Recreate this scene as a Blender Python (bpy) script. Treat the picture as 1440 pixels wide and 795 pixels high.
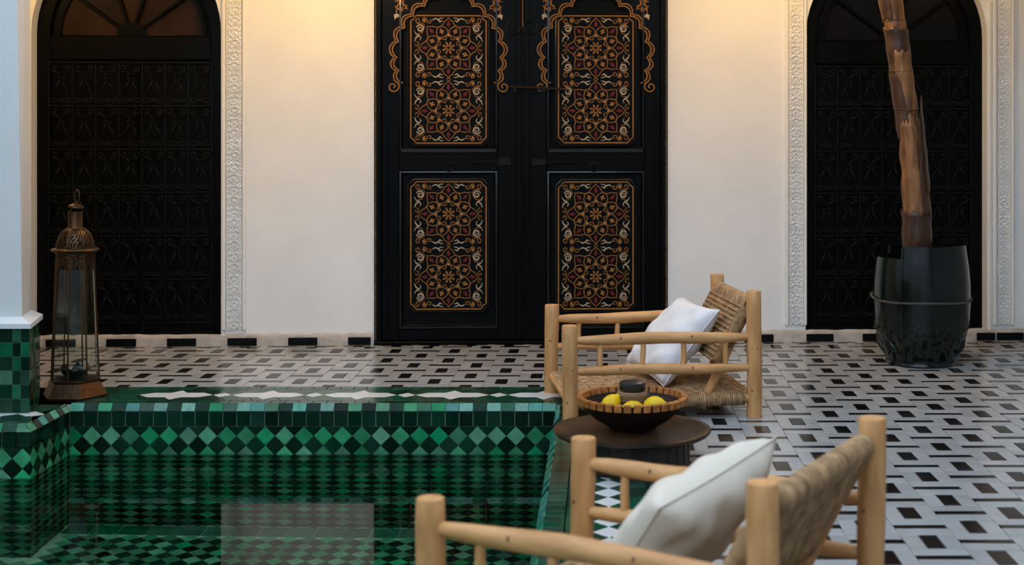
import bpy, math, random
import numpy as np
from mathutils import Vector, Matrix
random.seed(7)
R = math.radians
for o in list(bpy.data.objects): bpy.data.objects.remove(o)
scn = bpy.context.scene
COL = scn.collection
PI = math.pi

# ------------------------------------------------------------------ camera
F, CX, CY, H = 1950.0, 847.0, 182.0, 1.5      # focal length in px of a 1440 wide frame, vanishing point, eye height
cam_d = bpy.data.cameras.new('camera'); cam = bpy.data.objects.new('camera', cam_d); COL.objects.link(cam)
cam.location = (0, 0, H); cam.rotation_euler = (R(90), 0, 0)
cam_d.sensor_width = 36; cam_d.lens = 36*F/1440
cam_d.shift_x = -(CX-720)/1440; cam_d.shift_y = -(397.5-CY)/1440
cam_d.dof.use_dof = True; cam_d.dof.focus_distance = 8.2; cam_d.dof.aperture_fstop = 2.5
cam_d.clip_end = 100
scn.camera = cam

# ------------------------------------------------------------------ world, lights, exposure
w = bpy.data.worlds.new('sky'); scn.world = w; w.use_nodes = True
bg = w.node_tree.nodes['Background']; bg.inputs[0].default_value = (.67, .82, 1.0, 1); bg.inputs[1].default_value = 2.9
scn.view_settings.view_transform = 'Standard'; scn.view_settings.look = 'None'
scn.view_settings.exposure = -0.12; scn.view_settings.gamma = 1; scn.view_settings.use_curve_mapping = False

def light(name, kind, loc, energy, color, size=.2, rot=(0,0,0), sy=None):
    d = bpy.data.lights.new(name, kind); d.energy = energy; d.color = color
    if kind == 'AREA':
        d.size = size
        if sy: d.shape = 'RECTANGLE'; d.size_y = sy
    else: d.shadow_soft_size = size
    o = bpy.data.objects.new(name, d); o.location = loc; o.rotation_euler = rot; COL.objects.link(o); return o
WARM = (1.0, .62, .25)
light('gallery_lamp_light', 'POINT', (-1.8, 8.6, 2.84), 52, WARM, .12)
light('gallery_lamp_light', 'POINT', (1.1, 8.7, 2.84), 46, WARM, .12)
light('gallery_lamp_light', 'POINT', (-3.9, 8.6, 2.84), 28, WARM, .12)
light('gallery_lamp_light', 'POINT', (2.75, 8.8, 2.84), 8, WARM, .12)

# ------------------------------------------------------------------ materials
MATS = {}
def material(name, col, rough=.5, metal=0., var=.0, noise=.0, nscale=8., bump=0., bscale=60., col2=None, spec=.5, coat=0., stretch=(1,1,1), detail=6, huevar=0., trans=0., ior=1.45, rvar=0.):
    if name in MATS: return MATS[name]
    m = bpy.data.materials.new(name); m.use_nodes = True; nt = m.node_tree; N = nt.nodes; L = nt.links
    b = N['Principled BSDF']; b.inputs['Roughness'].default_value = rough; b.inputs['Metallic'].default_value = metal
    b.inputs['Specular IOR Level'].default_value = spec; b.inputs['Coat Weight'].default_value = coat
    b.inputs['Transmission Weight'].default_value = trans; b.inputs['IOR'].default_value = ior
    b.inputs['Coat Roughness'].default_value = .08
    c4 = (*col, 1)
    b.inputs['Base Color'].default_value = c4
    src = None
    tc = N.new('ShaderNodeTexCoord'); mp = N.new('ShaderNodeMapping'); L.new(tc.outputs['Object'], mp.inputs[0]); mp.inputs['Scale'].default_value = stretch
    oi = N.new('ShaderNodeObjectInfo'); ge = N.new('ShaderNodeNewGeometry')
    if noise or col2:
        # offset each object's noise so copies differ
        nz = N.new('ShaderNodeTexNoise'); nz.noise_dimensions = '4D'; nz.inputs['Scale'].default_value = nscale; nz.inputs['Detail'].default_value = detail
        L.new(mp.outputs[0], nz.inputs['Vector'])
        mu = N.new('ShaderNodeMath'); mu.operation = 'MULTIPLY'; mu.inputs[1].default_value = 37.; L.new(oi.outputs['Random'], mu.inputs[0]); L.new(mu.outputs[0], nz.inputs['W'])
        cr = N.new('ShaderNodeValToRGB'); L.new(nz.outputs['Fac'], cr.inputs[0])
        cr.color_ramp.elements[0].position = .35; cr.color_ramp.elements[1].position = .65
        c2 = col2 or tuple(x*(1-noise) for x in col)
        cr.color_ramp.elements[0].color = (*c2, 1); cr.color_ramp.elements[1].color = c4
        src = cr.outputs[0]
    if var or huevar:
        ad = N.new('ShaderNodeMath'); ad.operation = 'ADD'; L.new(oi.outputs['Random'], ad.inputs[0]); L.new(ge.outputs['Random Per Island'], ad.inputs[1])
        fr = N.new('ShaderNodeMath'); fr.operation = 'FRACT'; L.new(ad.outputs[0], fr.inputs[0])
        hs = N.new('ShaderNodeHueSaturation')
        mr = N.new('ShaderNodeMapRange'); L.new(fr.outputs[0], mr.inputs[0]); mr.inputs[3].default_value = 1-var; mr.inputs[4].default_value = 1+var
        L.new(mr.outputs[0], hs.inputs['Value'])
        if huevar:
            m7 = N.new('ShaderNodeMath'); m7.operation = 'MULTIPLY'; m7.inputs[1].default_value = 7.31; L.new(fr.outputs[0], m7.inputs[0])
            f7 = N.new('ShaderNodeMath'); f7.operation = 'FRACT'; L.new(m7.outputs[0], f7.inputs[0])
            mh = N.new('ShaderNodeMapRange'); L.new(f7.outputs[0], mh.inputs[0]); mh.inputs[3].default_value = 1-huevar; mh.inputs[4].default_value = 1.05
            L.new(mh.outputs[0], hs.inputs['Saturation'])
        if src: L.new(src, hs.inputs['Color'])
        else: hs.inputs['Color'].default_value = c4
        src = hs.outputs[0]
    if src: L.new(src, b.inputs['Base Color'])
    if rvar:
        n3 = N.new('ShaderNodeTexNoise'); n3.inputs['Scale'].default_value = 3.; L.new(tc.outputs['Object'], n3.inputs['Vector'])
        r3 = N.new('ShaderNodeMapRange'); L.new(n3.outputs['Fac'], r3.inputs[0]); r3.inputs[3].default_value = max(.02, rough-rvar); r3.inputs[4].default_value = rough+rvar
        L.new(r3.outputs[0], b.inputs['Roughness'])
    if bump:
        n2 = N.new('ShaderNodeTexNoise'); n2.inputs['Scale'].default_value = bscale; n2.inputs['Detail'].default_value = 5; L.new(mp.outputs[0], n2.inputs['Vector'])
        bp = N.new('ShaderNodeBump'); bp.inputs['Strength'].default_value = bump; bp.inputs['Distance'].default_value = .004
        L.new(n2.outputs['Fac'], bp.inputs['Height']); L.new(bp.outputs[0], b.inputs['Normal'])
    MATS[name] = m; return m

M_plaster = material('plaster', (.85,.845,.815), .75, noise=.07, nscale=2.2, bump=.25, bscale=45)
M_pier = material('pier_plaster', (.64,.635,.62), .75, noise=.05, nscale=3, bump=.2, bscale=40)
M_carved = material('carved_plaster', (.90,.89,.85), .8, noise=.10, nscale=9, bump=.3, bscale=160)
M_grout = material('grout', (.42,.37,.31), .8, noise=.25, nscale=12)
M_greengrout = material('green_grout', (.26,.46,.29), .6, noise=.3, nscale=12)
M_white = material('marble_tile', (.365,.37,.365), .2, var=.10, noise=.12, nscale=9, bump=.05, bscale=20, rvar=.08)
M_black = material('black_tile', (.006,.006,.007), .22, spec=.26, var=.4, noise=.4, nscale=14, bump=.08, bscale=25, rvar=.07)
M_bbase = material('black_base_tile', (.005,.006,.006), .4, spec=.12, noise=.5, nscale=30, bump=.6, bscale=30)
M_wbase = material('base_plaster', (.55,.49,.42), .7, noise=.3, nscale=16, bump=.6, bscale=40)
M_gd = material('dark_green_tile', (.002,.026,.013), .10, var=.6, noise=.4, nscale=10, bump=.10, bscale=18, huevar=.2, spec=.13)
M_gl = material('light_green_tile', (.012,.255,.095), .12, var=.42, noise=.35, nscale=12, bump=.10, bscale=18, huevar=.38, spec=.2)
M_gm = material('mid_green_tile', (.003,.11,.048), .12, spec=.2, var=.45, noise=.4, nscale=12, bump=.12, bscale=18, huevar=.4)
M_gb = material('border_green_tile', (.004,.060,.028), .18, spec=.4, var=.5, noise=.4, nscale=12, bump=.10, bscale=18, huevar=.4)
M_teal = material('teal_tile', (.045,.27,.18), .16, var=.25, noise=.3, nscale=40, bump=.4, bscale=60, huevar=.3)
M_blue = material('blue_green_tile', (.02,.20,.16), .16, var=.25, noise=.3, nscale=40, bump=.4, bscale=60)
M_bw = material('white_border_tile', (.60,.60,.59), .25, var=.06, noise=.08, nscale=9)
M_blackwood = material('black_painted_wood', (.0020,.0025,.0026), .32, spec=.10, noise=.3, nscale=20, bump=.25, bscale=30, stretch=(1,1,.2))
M_mould = material('black_gloss_moulding', (.006,.0065,.007), .22, spec=.55, noise=.3, nscale=20)
M_blackwood2 = material('black_panel_paint', (.002,.0024,.0026), .45, spec=.10, noise=.3, nscale=20, bump=.2, bscale=40)
M_iron = material('black_iron', (.006,.007,.008), .32, metal=.1, spec=.22, noise=.3, nscale=30)
M_gold = material('gold_paint', (.31,.135,.024), .5, spec=.3, noise=.35, nscale=60)
M_cream = material('cream_paint', (.46,.37,.26), .5, spec=.3, noise=.2, nscale=60)
M_red = material('red_paint', (.14,.008,.008), .5, spec=.3, noise=.3, nscale=60)
M_wood = material('peeled_wood', (.64,.335,.13), .5, col2=(.46,.215,.072), nscale=5, bump=.35, bscale=26, stretch=(6,6,1.2), var=.06)
M_woodx = material('peeled_wood_rail', (.64,.335,.13), .5, col2=(.46,.215,.072), nscale=5, bump=.35, bscale=26, stretch=(1.2,6,6), var=.06)
M_knot = material('wood_knot', (.22,.10,.04), .6, noise=.4, nscale=60)
M_rope = material('seagrass_rope', (.50,.31,.15), .8, col2=(.26,.145,.065), nscale=30, bump=.9, bscale=350, var=.25)
M_cush = material('white_cushion', (.70,.69,.69), .85, noise=.05, nscale=5, bump=.25, bscale=500)
M_cush2 = material('cream_cushion', (.66,.585,.48), .9, noise=.05, nscale=5, bump=.3, bscale=420)
M_brass = material('aged_brass', (.10,.052,.022), .36, metal=.85, col2=(.055,.03,.018), nscale=26, bump=.5, bscale=70)
M_glass = material('lantern_glass', (.93,.97,.96), .03, trans=1., ior=1.45)
M_glaze = material('dark_green_glaze', (.0035,.0085,.007), .15, noise=.5, nscale=7, bump=.12, bscale=9, rvar=.08)
M_relief = material('relief_clay', (.010,.016,.014), .35, noise=.5, nscale=20, bump=.2, bscale=40)
M_trunk = material('brown_bark', (.30,.135,.045), .32, col2=(.10,.042,.018), nscale=5, bump=.6, bscale=22, stretch=(5,5,1))
M_bark = material('dark_bark', (.085,.036,.016), .38, col2=(.028,.014,.009), nscale=8, bump=.6, bscale=22, stretch=(4,4,1))
M_table = material('dark_table_wood', (.028,.014,.009), .4, col2=(.014,.009,.007), nscale=9, bump=.35, bscale=30)
M_tablerim = material('worn_table_rim', (.075,.033,.014), .42, col2=(.010,.007,.005), spec=.3, nscale=7, bump=.35, bscale=30)
M_bowl = material('dark_bowl_wood', (.022,.009,.006), .55, spec=.25, col2=(.010,.006,.004), nscale=14, bump=.3, bscale=50)
M_orange = material('orange_inlay', (.46,.17,.035), .45, col2=(.26,.08,.02), nscale=40, var=.15)
M_lemon = material('lemon_skin', (.78,.50,.004), .45, spec=.35, noise=.25, nscale=10, bump=.5, bscale=120)
M_lid = material('dark_grey_glaze', (.022,.026,.026), .28, noise=.4, nscale=20)
M_cork = material('tan_woven_band', (.30,.165,.08), .8, noise=.4, nscale=50, bump=.8, bscale=200, stretch=(1,1,4))
M_leaf = material('palm_leaf', (.03,.09,.02), .4, noise=.4, nscale=8)
M_ash = material('grey_metal_leaf', (.05,.065,.065), .4, metal=.6, noise=.4, nscale=30)
M_ceil = material('gallery_ceiling_paint', (.55,.47,.38), .7, noise=.1)
M_fan = material('amber_fan_glass', (.028,.011,.005), .25, noise=.8, nscale=4, spec=.2)
M_court = material('courtyard_plaster', (.60,.61,.64), .8, noise=.08, nscale=2)

# ------------------------------------------------------------------ mesh helpers
class MB:
    def __init__(s): s.v = []; s.f = []; s.m = []
    def add(s, v, f, mi=0, M=None):
        k = len(s.v)
        if M is not None: v = [tuple(M @ Vector(p)) for p in v]
        s.v += [tuple(p) for p in v]; s.f += [tuple(i+k for i in q) for q in f]; s.m += [mi]*len(f)
        return s
    def build(s, name, mats, parent=None, smooth=False, M=None):
        me = bpy.data.meshes.new(name); me.from_pydata(s.v, [], s.f)
        mats = mats if isinstance(mats, (list, tuple)) else [mats]
        for m in mats: me.materials.append(m)
        if len(mats) > 1: me.polygons.foreach_set('material_index', s.m)
        if smooth is True: me.polygons.foreach_set('use_smooth', [True]*len(s.f))
        me.update()
        if smooth == 'auto':
            me.polygons.foreach_set('use_smooth', [True]*len(s.f)); me.set_sharp_from_angle(angle=R(42))
        o = bpy.data.objects.new(name, me); COL.objects.link(o)
        if parent is not None: o.parent = parent
        if M is not None: o.matrix_basis = M
        return o

def box(x0,x1,y0,y1,z0,z1,b=0.):
    if b <= 0:
        v = [(x,y,z) for x in (x0,x1) for y in (y0,y1) for z in (z0,z1)]
        return v, [(0,1,3,2),(4,6,7,5),(0,4,5,1),(2,3,7,6),(0,2,6,4),(1,5,7,3)]
    # chamfered box
    v = []; idx = {}
    for i,(X,sx) in enumerate(((x0,1),(x1,-1))):
        for j,(Y,sy) in enumerate(((y0,1),(y1,-1))):
            for k,(Z,sz) in enumerate(((z0,1),(z1,-1))):
                for a in range(3):
                    p = [X+sx*b, Y+sy*b, Z+sz*b]; p[a] = (X,Y,Z)[a]; idx[i,j,k,a] = len(v); v.append(tuple(p))
    f = []
    for i in (0,1):
        f.append([idx[i,0,0,0],idx[i,1,0,0],idx[i,1,1,0],idx[i,0,1,0]][::(1 if i else -1)])
        f.append([idx[0,i,0,1],idx[1,i,0,1],idx[1,i,1,1],idx[0,i,1,1]][::(-1 if i else 1)])
        f.append([idx[0,0,i,2],idx[1,0,i,2],idx[1,1,i,2],idx[0,1,i,2]][::(1 if i else -1)])
    for i in (0,1):
        for j in (0,1):
            f.append([idx[i,j,0,0],idx[i,j,1,0],idx[i,j,1,1],idx[i,j,0,1]][::(1 if i==j else -1)])
            f.append([idx[i,0,j,0],idx[i,1,j,0],idx[i,1,j,2],idx[i,0,j,2]][::(-1 if i==j else 1)])
            f.append([idx[0,i,j,1],idx[1,i,j,1],idx[1,i,j,2],idx[0,i,j,2]][::(1 if i==j else -1)])
            for k in (0,1):
                f.append([idx[i,j,k,0],idx[i,j,k,1],idx[i,j,k,2]][::(1 if (i+j+k)%2==1 else -1)])
    return v, f

def tube(path, rad, n=8, cap=True, ref=None, closed=False):
    P = [Vector(p) for p in path]; m = len(P)
    rr = rad if isinstance(rad, (list, tuple)) else [rad]*m
    v = []; f = []
    T = []
    for i in range(m):
        if closed: t = P[(i+1)%m]-P[i-1]
        else: t = P[min(i+1,m-1)]-P[max(i-1,0)]
        T.append(t.normalized() if t.length > 1e-9 else Vector((0,0,1)))
    a = Vector(ref) if ref else (Vector((0,0,1)) if abs(T[0].z) < .9 else Vector((1,0,0)))
    U = (a - T[0]*a.dot(T[0])).normalized()
    for i in range(m):
        U = (U - T[i]*U.dot(T[i])); U = U.normalized() if U.length > 1e-6 else Vector((1,0,0))
        W_ = T[i].cross(U)
        for k in range(n):
            an = 2*PI*k/n; v.append(tuple(P[i] + (U*math.cos(an)+W_*math.sin(an))*rr[i]))
    for i in range(m if closed else m-1):
        j = (i+1) % m
        for k in range(n):
            k2 = (k+1)%n; f.append((i*n+k, i*n+k2, j*n+k2, j*n+k))
    if cap and not closed:
        f.append(tuple(range(n))[::-1]); f.append(tuple((m-1)*n+k for k in range(n)))
    return v, f

def lathe(prof, n=48, rfun=None, closed=False):
    v = []; f = []
    for r, z in prof:
        for k in range(n):
            a = 2*PI*k/n; q = r*(rfun(a, z) if rfun else 1); v.append((q*math.cos(a), q*math.sin(a), z))
    m = len(prof)
    for i in range(m-1):
        for k in range(n):
            k2 = (k+1)%n; f.append((i*n+k, i*n+k2, (i+1)*n+k2, (i+1)*n+k))
    if prof[0][0] > 1e-4 and not closed: f.append(tuple(range(n))[::-1])
    if prof[-1][0] > 1e-4 and not closed: f.append(tuple((m-1)*n+k for k in range(n)))
    return v, f

def empty(name, M=None):
    o = bpy.data.objects.new(name, None); o.empty_display_size = .1; COL.objects.link(o)
    if M is not None: o.matrix_basis = M
    return o
def tag(o, label=None, cat=None, group=None, kind=None):
    if label: o['label'] = label
    if cat: o['category'] = cat
    if group: o['group'] = group
    if kind: o['kind'] = kind
    return o

def project(p):
    d = max(p.y, .2); return CX+F*p.x/d, CY+F*(H-p.z)/d

# tile field: one object per tile for the 300 that show largest, the rest joined
class Tiles:
    cache = {}
    def __init__(s): s.g = {}
    def mesh(s, poly, h, b, mat):
        key = (tuple((round(x,4), round(y,4)) for x,y in poly), round(h,4), round(b,4), mat.name)
        if key in s.cache: return s.cache[key]
        n = len(poly); cx = sum(p[0] for p in poly)/n; cy = sum(p[1] for p in poly)/n
        inr = min(abs((poly[(i+1)%n][0]-poly[i][0])*(poly[i][1]-cy)-(poly[i][0]-cx)*(poly[(i+1)%n][1]-poly[i][1]))/max(1e-6,math.hypot(poly[(i+1)%n][0]-poly[i][0],poly[(i+1)%n][1]-poly[i][1])) for i in range(n))
        q = 1 - min(.45, b/max(inr,1e-4))
        v = [(x,y,0) for x,y in poly]+[(x,y,h-b*.6) for x,y in poly]+[(cx+(x-cx)*q, cy+(y-cy)*q, h) for x,y in poly]
        f = [tuple(range(2*n,3*n))]
        for r in (0,1):
            for i in range(n):
                j = (i+1)%n; f.append((r*n+i, r*n+j, (r+1)*n+j, (r+1)*n+i))
        me = bpy.data.meshes.new('tile'); me.from_pydata(v, [], f); me.materials.append(mat); me.update()
        s.cache[key] = (me, v, f); return s.cache[key]
    def add(s, parent, name, mat, poly, M, h=.006, b=.0015, jit=.0006):
        a = sum(poly[i][0]*poly[(i+1)%len(poly)][1]-poly[(i+1)%len(poly)][0]*poly[i][1] for i in range(len(poly)))
        if a < 0: poly = poly[::-1]
        M = M @ Matrix.Rotation(random.uniform(-1,1)*.004,4,'X') @ Matrix.Rotation(random.uniform(-1,1)*.004,4,'Y') @ Matrix.Translation((0,0,random.uniform(-1,1)*jit))
        s.g.setdefault((parent.name, name), []).append((parent, mat, poly, M, h, b))
    def flush(s, limit=300):
        for (pn, name), L in s.g.items():
            def area(t):
                parent, mat, poly, M, h, b = t
                MM = parent.matrix_basis @ M
                pp = [project(MM @ Vector((x,y,h))) for x,y in poly]
                cx = sum(p[0] for p in pp)/len(pp); cy = sum(p[1] for p in pp)/len(pp)
                if not (-30 < cx < 1470 and -30 < cy < 825) or (MM @ Vector((0,0,0))).y < .5: return 0
                return abs(sum(pp[i][0]*pp[(i+1)%len(pp)][1]-pp[(i+1)%len(pp)][0]*pp[i][1] for i in range(len(pp))))/2
            L2 = sorted(L, key=area, reverse=True)
            for parent, mat, poly, M, h, b in L2[:limit]:
                me, v, f = s.mesh(poly, h, b, mat)
                o = bpy.data.objects.new(name, me); o.parent = parent; o.matrix_basis = M; COL.objects.link(o)
            rest = L2[limit:]
            if rest:
                mb = MB(); mats = []
                for parent, mat, poly, M, h, b in rest:
                    if mat not in mats: mats.append(mat)
                    me, v, f = s.mesh(poly, h, b, mat); mb.add(v, f, mats.index(mat), M)
                o = mb.build(name, mats, rest[0][0]); o['kind'] = 'stuff'
TL = Tiles()
def rect(w, d): return [(-w/2,-d/2),(w/2,-d/2),(w/2,d/2),(-w/2,d/2)]
def T(x, y, z): return Matrix.Translation((x,y,z))

# ------------------------------------------------------------------ the setting: main measures
WA = math.atan(.048); W0 = 9.72                     # the back wall stands slightly askew to the pool
MW = T(0, W0, 0) @ Matrix.Rotation(WA, 4, 'Z')
def U(px):
    k = (px-CX)/F; return W0*k/(math.cos(WA)-k*math.sin(WA))
def ZW(py, px=735):
    return H-(py-CY)*(W0+U(px)*math.sin(WA))/F
PXL, PXR, PYB, PYN, PXN = -4.6, -.25, 7.55, 7.03, -2.9   # pool: left, right, back, notch front, notch side
WATER, DEEP = -.27, -1.62
BW = .53                                            # border width

# ---- floor slab (with the pool cut out)
mb = MB()
for x0,x1,y0,y1 in ((PXR+.02,5.4,-3,9.4), (-5.6,PXR+.02,PYB+.02,9.4), (-5.6,PXN-.02,PYN+.02,PYB+.02), (-5.6,PXL-.02,-3,PYN+.02), (-5.6,PXR+.02,-3,-1.0)):
    mb.add(*box(x0,x1,y0,y1,-.20,-.006))
mb.add([(-5.6,9.4,-.006),(5.4,9.4,-.006),(5.4,10.1,-.006),(-5.6,10.1,-.006)], [(0,1,2,3)])
floor = tag(mb.build('floor', M_grout), 'courtyard floor of white bejmat tiles with black rectangles and bars', 'floor', kind='structure')

CW, CP = .2, .377
def in_front_of_wall(x, y, m=.1): return y < W0 + .048*x - m
def place_cell(cx, y0):
    g = .0025
    parts = [('white_tile', M_white, 0, .0405, CW-g, .081-g, ), ('black_bar_tile', M_black, 0, .105, CW+.001, .0445),
             ('white_tile', M_white, 0, .1685, CW-g, .081-g), ('white_tile', M_white, -.0675, .2935, .065-g, .167-g),
             ('black_square_tile', M_black, 0, .2935, .070-g, .160-g), ('white_tile', M_white, .0675, .2935, .065-g, .167-g)]
    for nm, mt, dx, dy, ww, dd in parts:
        y = y0+dy; x = cx+dx; ya, yb = y-dd/2, y+dd/2
        ymin = (PYB+BW+.01) if x < .3 else 1.6
        ymax = W0+.048*x-.085
        ya2, yb2 = max(ya, ymin), min(yb, ymax)
        if yb2-ya2 < .012: continue
        if x - ww/2 < -5.5 or x+ww/2 > 5.38: continue
        if x < .3 and x+ww/2 > .3 and ya < PYB+BW: continue
        if x > .3 and x-ww/2 < .295 and ya < PYB+BW: continue
        q = random.uniform(-.0012,.0012); e = lambda: random.uniform(-.002,.002)
        if (ya2, yb2) != (ya, yb) or mt is M_white: poly = rect(ww, yb2-ya2)
        else:
            v = random.randint(0,5); rs = random.Random(v*7+int(ww*1000)); e = lambda: rs.uniform(-.0022,.0022)
            poly = [(px+e(), py+e()) for px,py in rect(ww, dd)]
        TL.add(floor, nm, mt, poly, T(x, (ya2+yb2)/2, -.006) @ Matrix.Rotation(random.uniform(-1,1)*.006,4,'Z'))
ncol0 = int(math.floor(-5.4/CW)); X0 = .4
for i in range(-29, 25):
    cx = X0 + i*CW
    off = 0 if i % 2 == 0 else CP/2
    ystart = 1.5 if cx > .3 else PYB
    j0 = int((ystart-1.2)/CP)-1
    for j in range(j0, 24):
        y0 = 1.36 + j*CP + off
        if y0 > 10.1: break
        if y0 + CP < (1.6 if cx > .3 else PYB+BW): continue
        place_cell(cx, y0)

# ---- row of small tiles along the foot of the wall
for i in range(-42, 42):
    u = i*.13
    if (MW @ Vector((u,-.04,0))).x < -5.2: continue
    TL.add(floor, 'edge_tile', M_black if i % 2 else M_white, rect(.066 if i%2 else .06, .07), MW @ T(u+random.uniform(-.004,.004), -.046, -.006))

# ---- pool border (green with a white figure)
border = MB().add(*box(-.20,.295,1.2,PYB+BW,-.0065,-.006)).add(*box(-5.5,.295,PYB+.03,PYB+BW,-.0065,-.006)).add(*box(-5.5,PXN-.03,PYN+.03,PYB+.03,-.0065,-.006)).build('trim_1', M_greengrout)
tag(border, 'green tiled pool border with a chain of white figures', 'border', kind='structure')
G = .0042
def band(x0, y0, length, M, width, inner_row=True, pattern='figure', phase=0.):
    # local x along the band, y from the pool outwards
    n = int(length/.077)
    for i in range(n):
        for (yy, dd) in ((.045,.085),(width-.045,.085)):
            TL.add(border, 'green_border_tile', M_gb, rect(.077-G, dd-G), M @ T((i+.5)*.077, yy, -.006))
    mid0, mid1 = .0895, width-.0895; c = (mid0+mid1)/2; hw = (mid1-mid0)/2
    k = int(length/.155)
    for i in range(k):
        for sy in (-1,1):
            sk = .04*sy
            poly = [(-.0765,-hw/2+.001),(.0765,-hw/2+.001),(.0765,hw/2-.001),(-.0765,hw/2-.001)]
            poly = [(px+sk*(py/hw*2), py) for px,py in poly]
            TL.add(border, 'green_border_tile', M_gb, poly, M @ T((i+.5)*.155, c+sy*hw/2, -.006), jit=.0002)
    x = phase
    if pattern == 'figure':
        while x < length-.3:
            for sx in (-1,1):
                TL.add(border, 'white_border_tile', M_bw, [(0,-.06),(.145*sx,-.06),(.205*sx,0),(.145*sx,.06),(0,.06)], M @ T(x+.205, c, -.005), h=.0062, jit=.0001)
            TL.add(border, 'white_border_tile', M_bw, [(-.085,0),(0,-.13),(.085,0),(0,.13)], M @ T(x+.205, c, -.0048), h=.0064, jit=.0001)
            TL.add(border, 'white_border_tile', M_bw, [(-.05,0),(0,-.06),(.05,0),(0,.06)], M @ T(x+.205+.26, c, -.005), h=.0062, jit=.0001)
            x += .52
    else:
        while x < length-.1:
            TL.add(border, 'white_border_tile', M_bw, [(-.068,0),(0,-.06),(.068,0),(0,.06)], M @ T(x, c, -.005), h=.0062, jit=.0001)
            x += .14
band(0,0, 3.05+.1, T(-2.9, PYB+.02, 0), BW-.02, phase=.29)
band(0,0, 6.1, T(-.23, 1.45, 0) @ Matrix.Rotation(0,4,'Z') @ Matrix(((0,1,0,0),(1,0,0,0),(0,0,1,0),(0,0,0,1))) @ Matrix.Identity(4), BW-.02, pattern='chain', phase=.07)
band(0,0, 2.4, T(-5.3, PYN+.02, 0), BW-.02, pattern='chain', phase=.05)

# ---- pool basin
mb = MB()
t = .12
mb.add(*box(PXN-.02-t, PXR+.02+t, PYB+.012, PYB+.012+t, DEEP-.1, -.04)).add(*box(PXN-.012-t, PXN-.012, PYN+.012, PYB+.012, DEEP-.1, -.04))
mb.add(*box(PXL-t, PXN-.012, PYN+.012, PYN+.012+t, DEEP-.1, -.04)).add(*box(PXR+.012, PXR+.012+t, -1.1, PYB+.012, DEEP-.1, -.04))
mb.add(*box(PXL-t, PXL, -1.1, PYN+.012, DEEP-.1, -.04)).add(*box(PXL-t, PXR+t, -1.1-t, -1.1, DEEP-.1, -.04)).add(*box(PXL-t, PXR+t, -1.1, PYB+.1, DEEP-.1, DEEP-.006))
pool = tag(mb.build('pool_basin', M_greengrout), 'sunken courtyard pool lined with green checkered glazed tiles', 'pool', kind='structure')
def face_M(p, along, inward):   # tile plane: local x along the wall, local y up, local z towards the water
    a = Vector(along).normalized(); n = Vector(inward).normalized(); u = Vector((0,0,1))
    return Matrix(((a.x,u.x,n.x,p[0]),(a.y,u.y,n.y,p[1]),(a.z,u.z,n.z,p[2]),(0,0,0,1)))
DG = .105
def pool_wall(p0, along, inward, length, phase=0., deep=True):
    F0 = face_M((p0[0]-inward[0]*.006, p0[1]-inward[1]*.006, 0), along, inward)
    n = round(length/.0757); wq = length/n
    for i in range(n):
        # sloping coping tile
        a = (i+.5)*wq
        out = Vector(inward)*-1
        hyp = math.hypot(.026,.036)
        S = F0 @ T(a, -.018, -.007) @ Matrix.Rotation(-math.atan2(.026,.036),4,'X')
        TL.add(pool, 'coping_tile', [M_teal, M_teal, M_gl, M_blue][random.randint(0,3)] if i % 2 == 0 else [M_gm, M_gd, M_blue][random.randint(0,2)], rect(wq-.002, hyp+.004), S, h=.006, b=.0015)
        TL.add(pool, 'square_tile', M_gd, rect(wq-.0055, .0745), F0 @ T(a, -.078, 0))
    k = int(math.ceil(length/DG))+1
    rows = int((-.118-DEEP-.09)/DG) if deep else 2
    def clip(poly):  # keep to the wall length and below the square row
        return poly
    for i in range(-1, k+1):
        for r in range(rows+1):
            for kind in (0,1):
                cx = (i+.5*kind)*DG + phase; cz = -.118 - DG/2 - r*DG - (DG/2 if kind else 0)
                if kind and r == -1: pass
                hd = DG/2-.0018
                def cut(poly):
                    for side,lim in ((1,.002-cx),(-1,-(length-.002-cx))):
                        o_=[]
                        for q in range(len(poly)):
                            A_,B_=poly[q],poly[(q+1)%len(poly)]; da,db=side*A_[0]-lim,side*B_[0]-lim
                            if da>=0: o_.append(A_)
                            if da*db<0: t_=da/(da-db); o_.append((A_[0]+(B_[0]-A_[0])*t_,A_[1]+(B_[1]-A_[1])*t_))
                        poly=o_
                        if len(poly)<3: return None
                    return poly if max(p[0] for p in poly)-min(p[0] for p in poly)>.008 else None
                poly = cut([(-hd,0),(0,-hd),(hd,0),(0,hd)])
                if not poly: continue
                if kind == 0:
                    TL.add(pool, 'light_diamond_tile', M_gl, poly, F0 @ T(cx, cz, 0))
                else:
                    TL.add(pool, 'dark_diamond_tile', M_gd, poly, F0 @ T(cx, cz, 0))
                    top = cut([(-hd,0),(0,-hd),(hd,0)]) if r == 0 else None
                    if top: TL.add(pool, 'dark_diamond_tile', M_gd, top, F0 @ T(cx, -.1185, 0))
    zb = -.118-DG*(rows+1)
    for i in range(int(length/.15)):
        TL.add(pool, 'plinth_tile', M_gm, rect(.147, abs(zb-DEEP)-.002), F0 @ T((i+.5)*.15, (zb+DEEP)/2, 0))
pool_wall((PXN, PYB), (1,0,0), (0,-1,0), PXR-PXN, phase=.015)
pool_wall((PXN, PYN), (0,1,0), (1,0,0), PYB-PYN, phase=.04)
pool_wall((-4.0, PYN), (1,0,0), (0,-1,0), 1.1, phase=.01)
pool_wall((PXR, PYB), (0,-1,0), (-1,0,0), 5.9)
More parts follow.
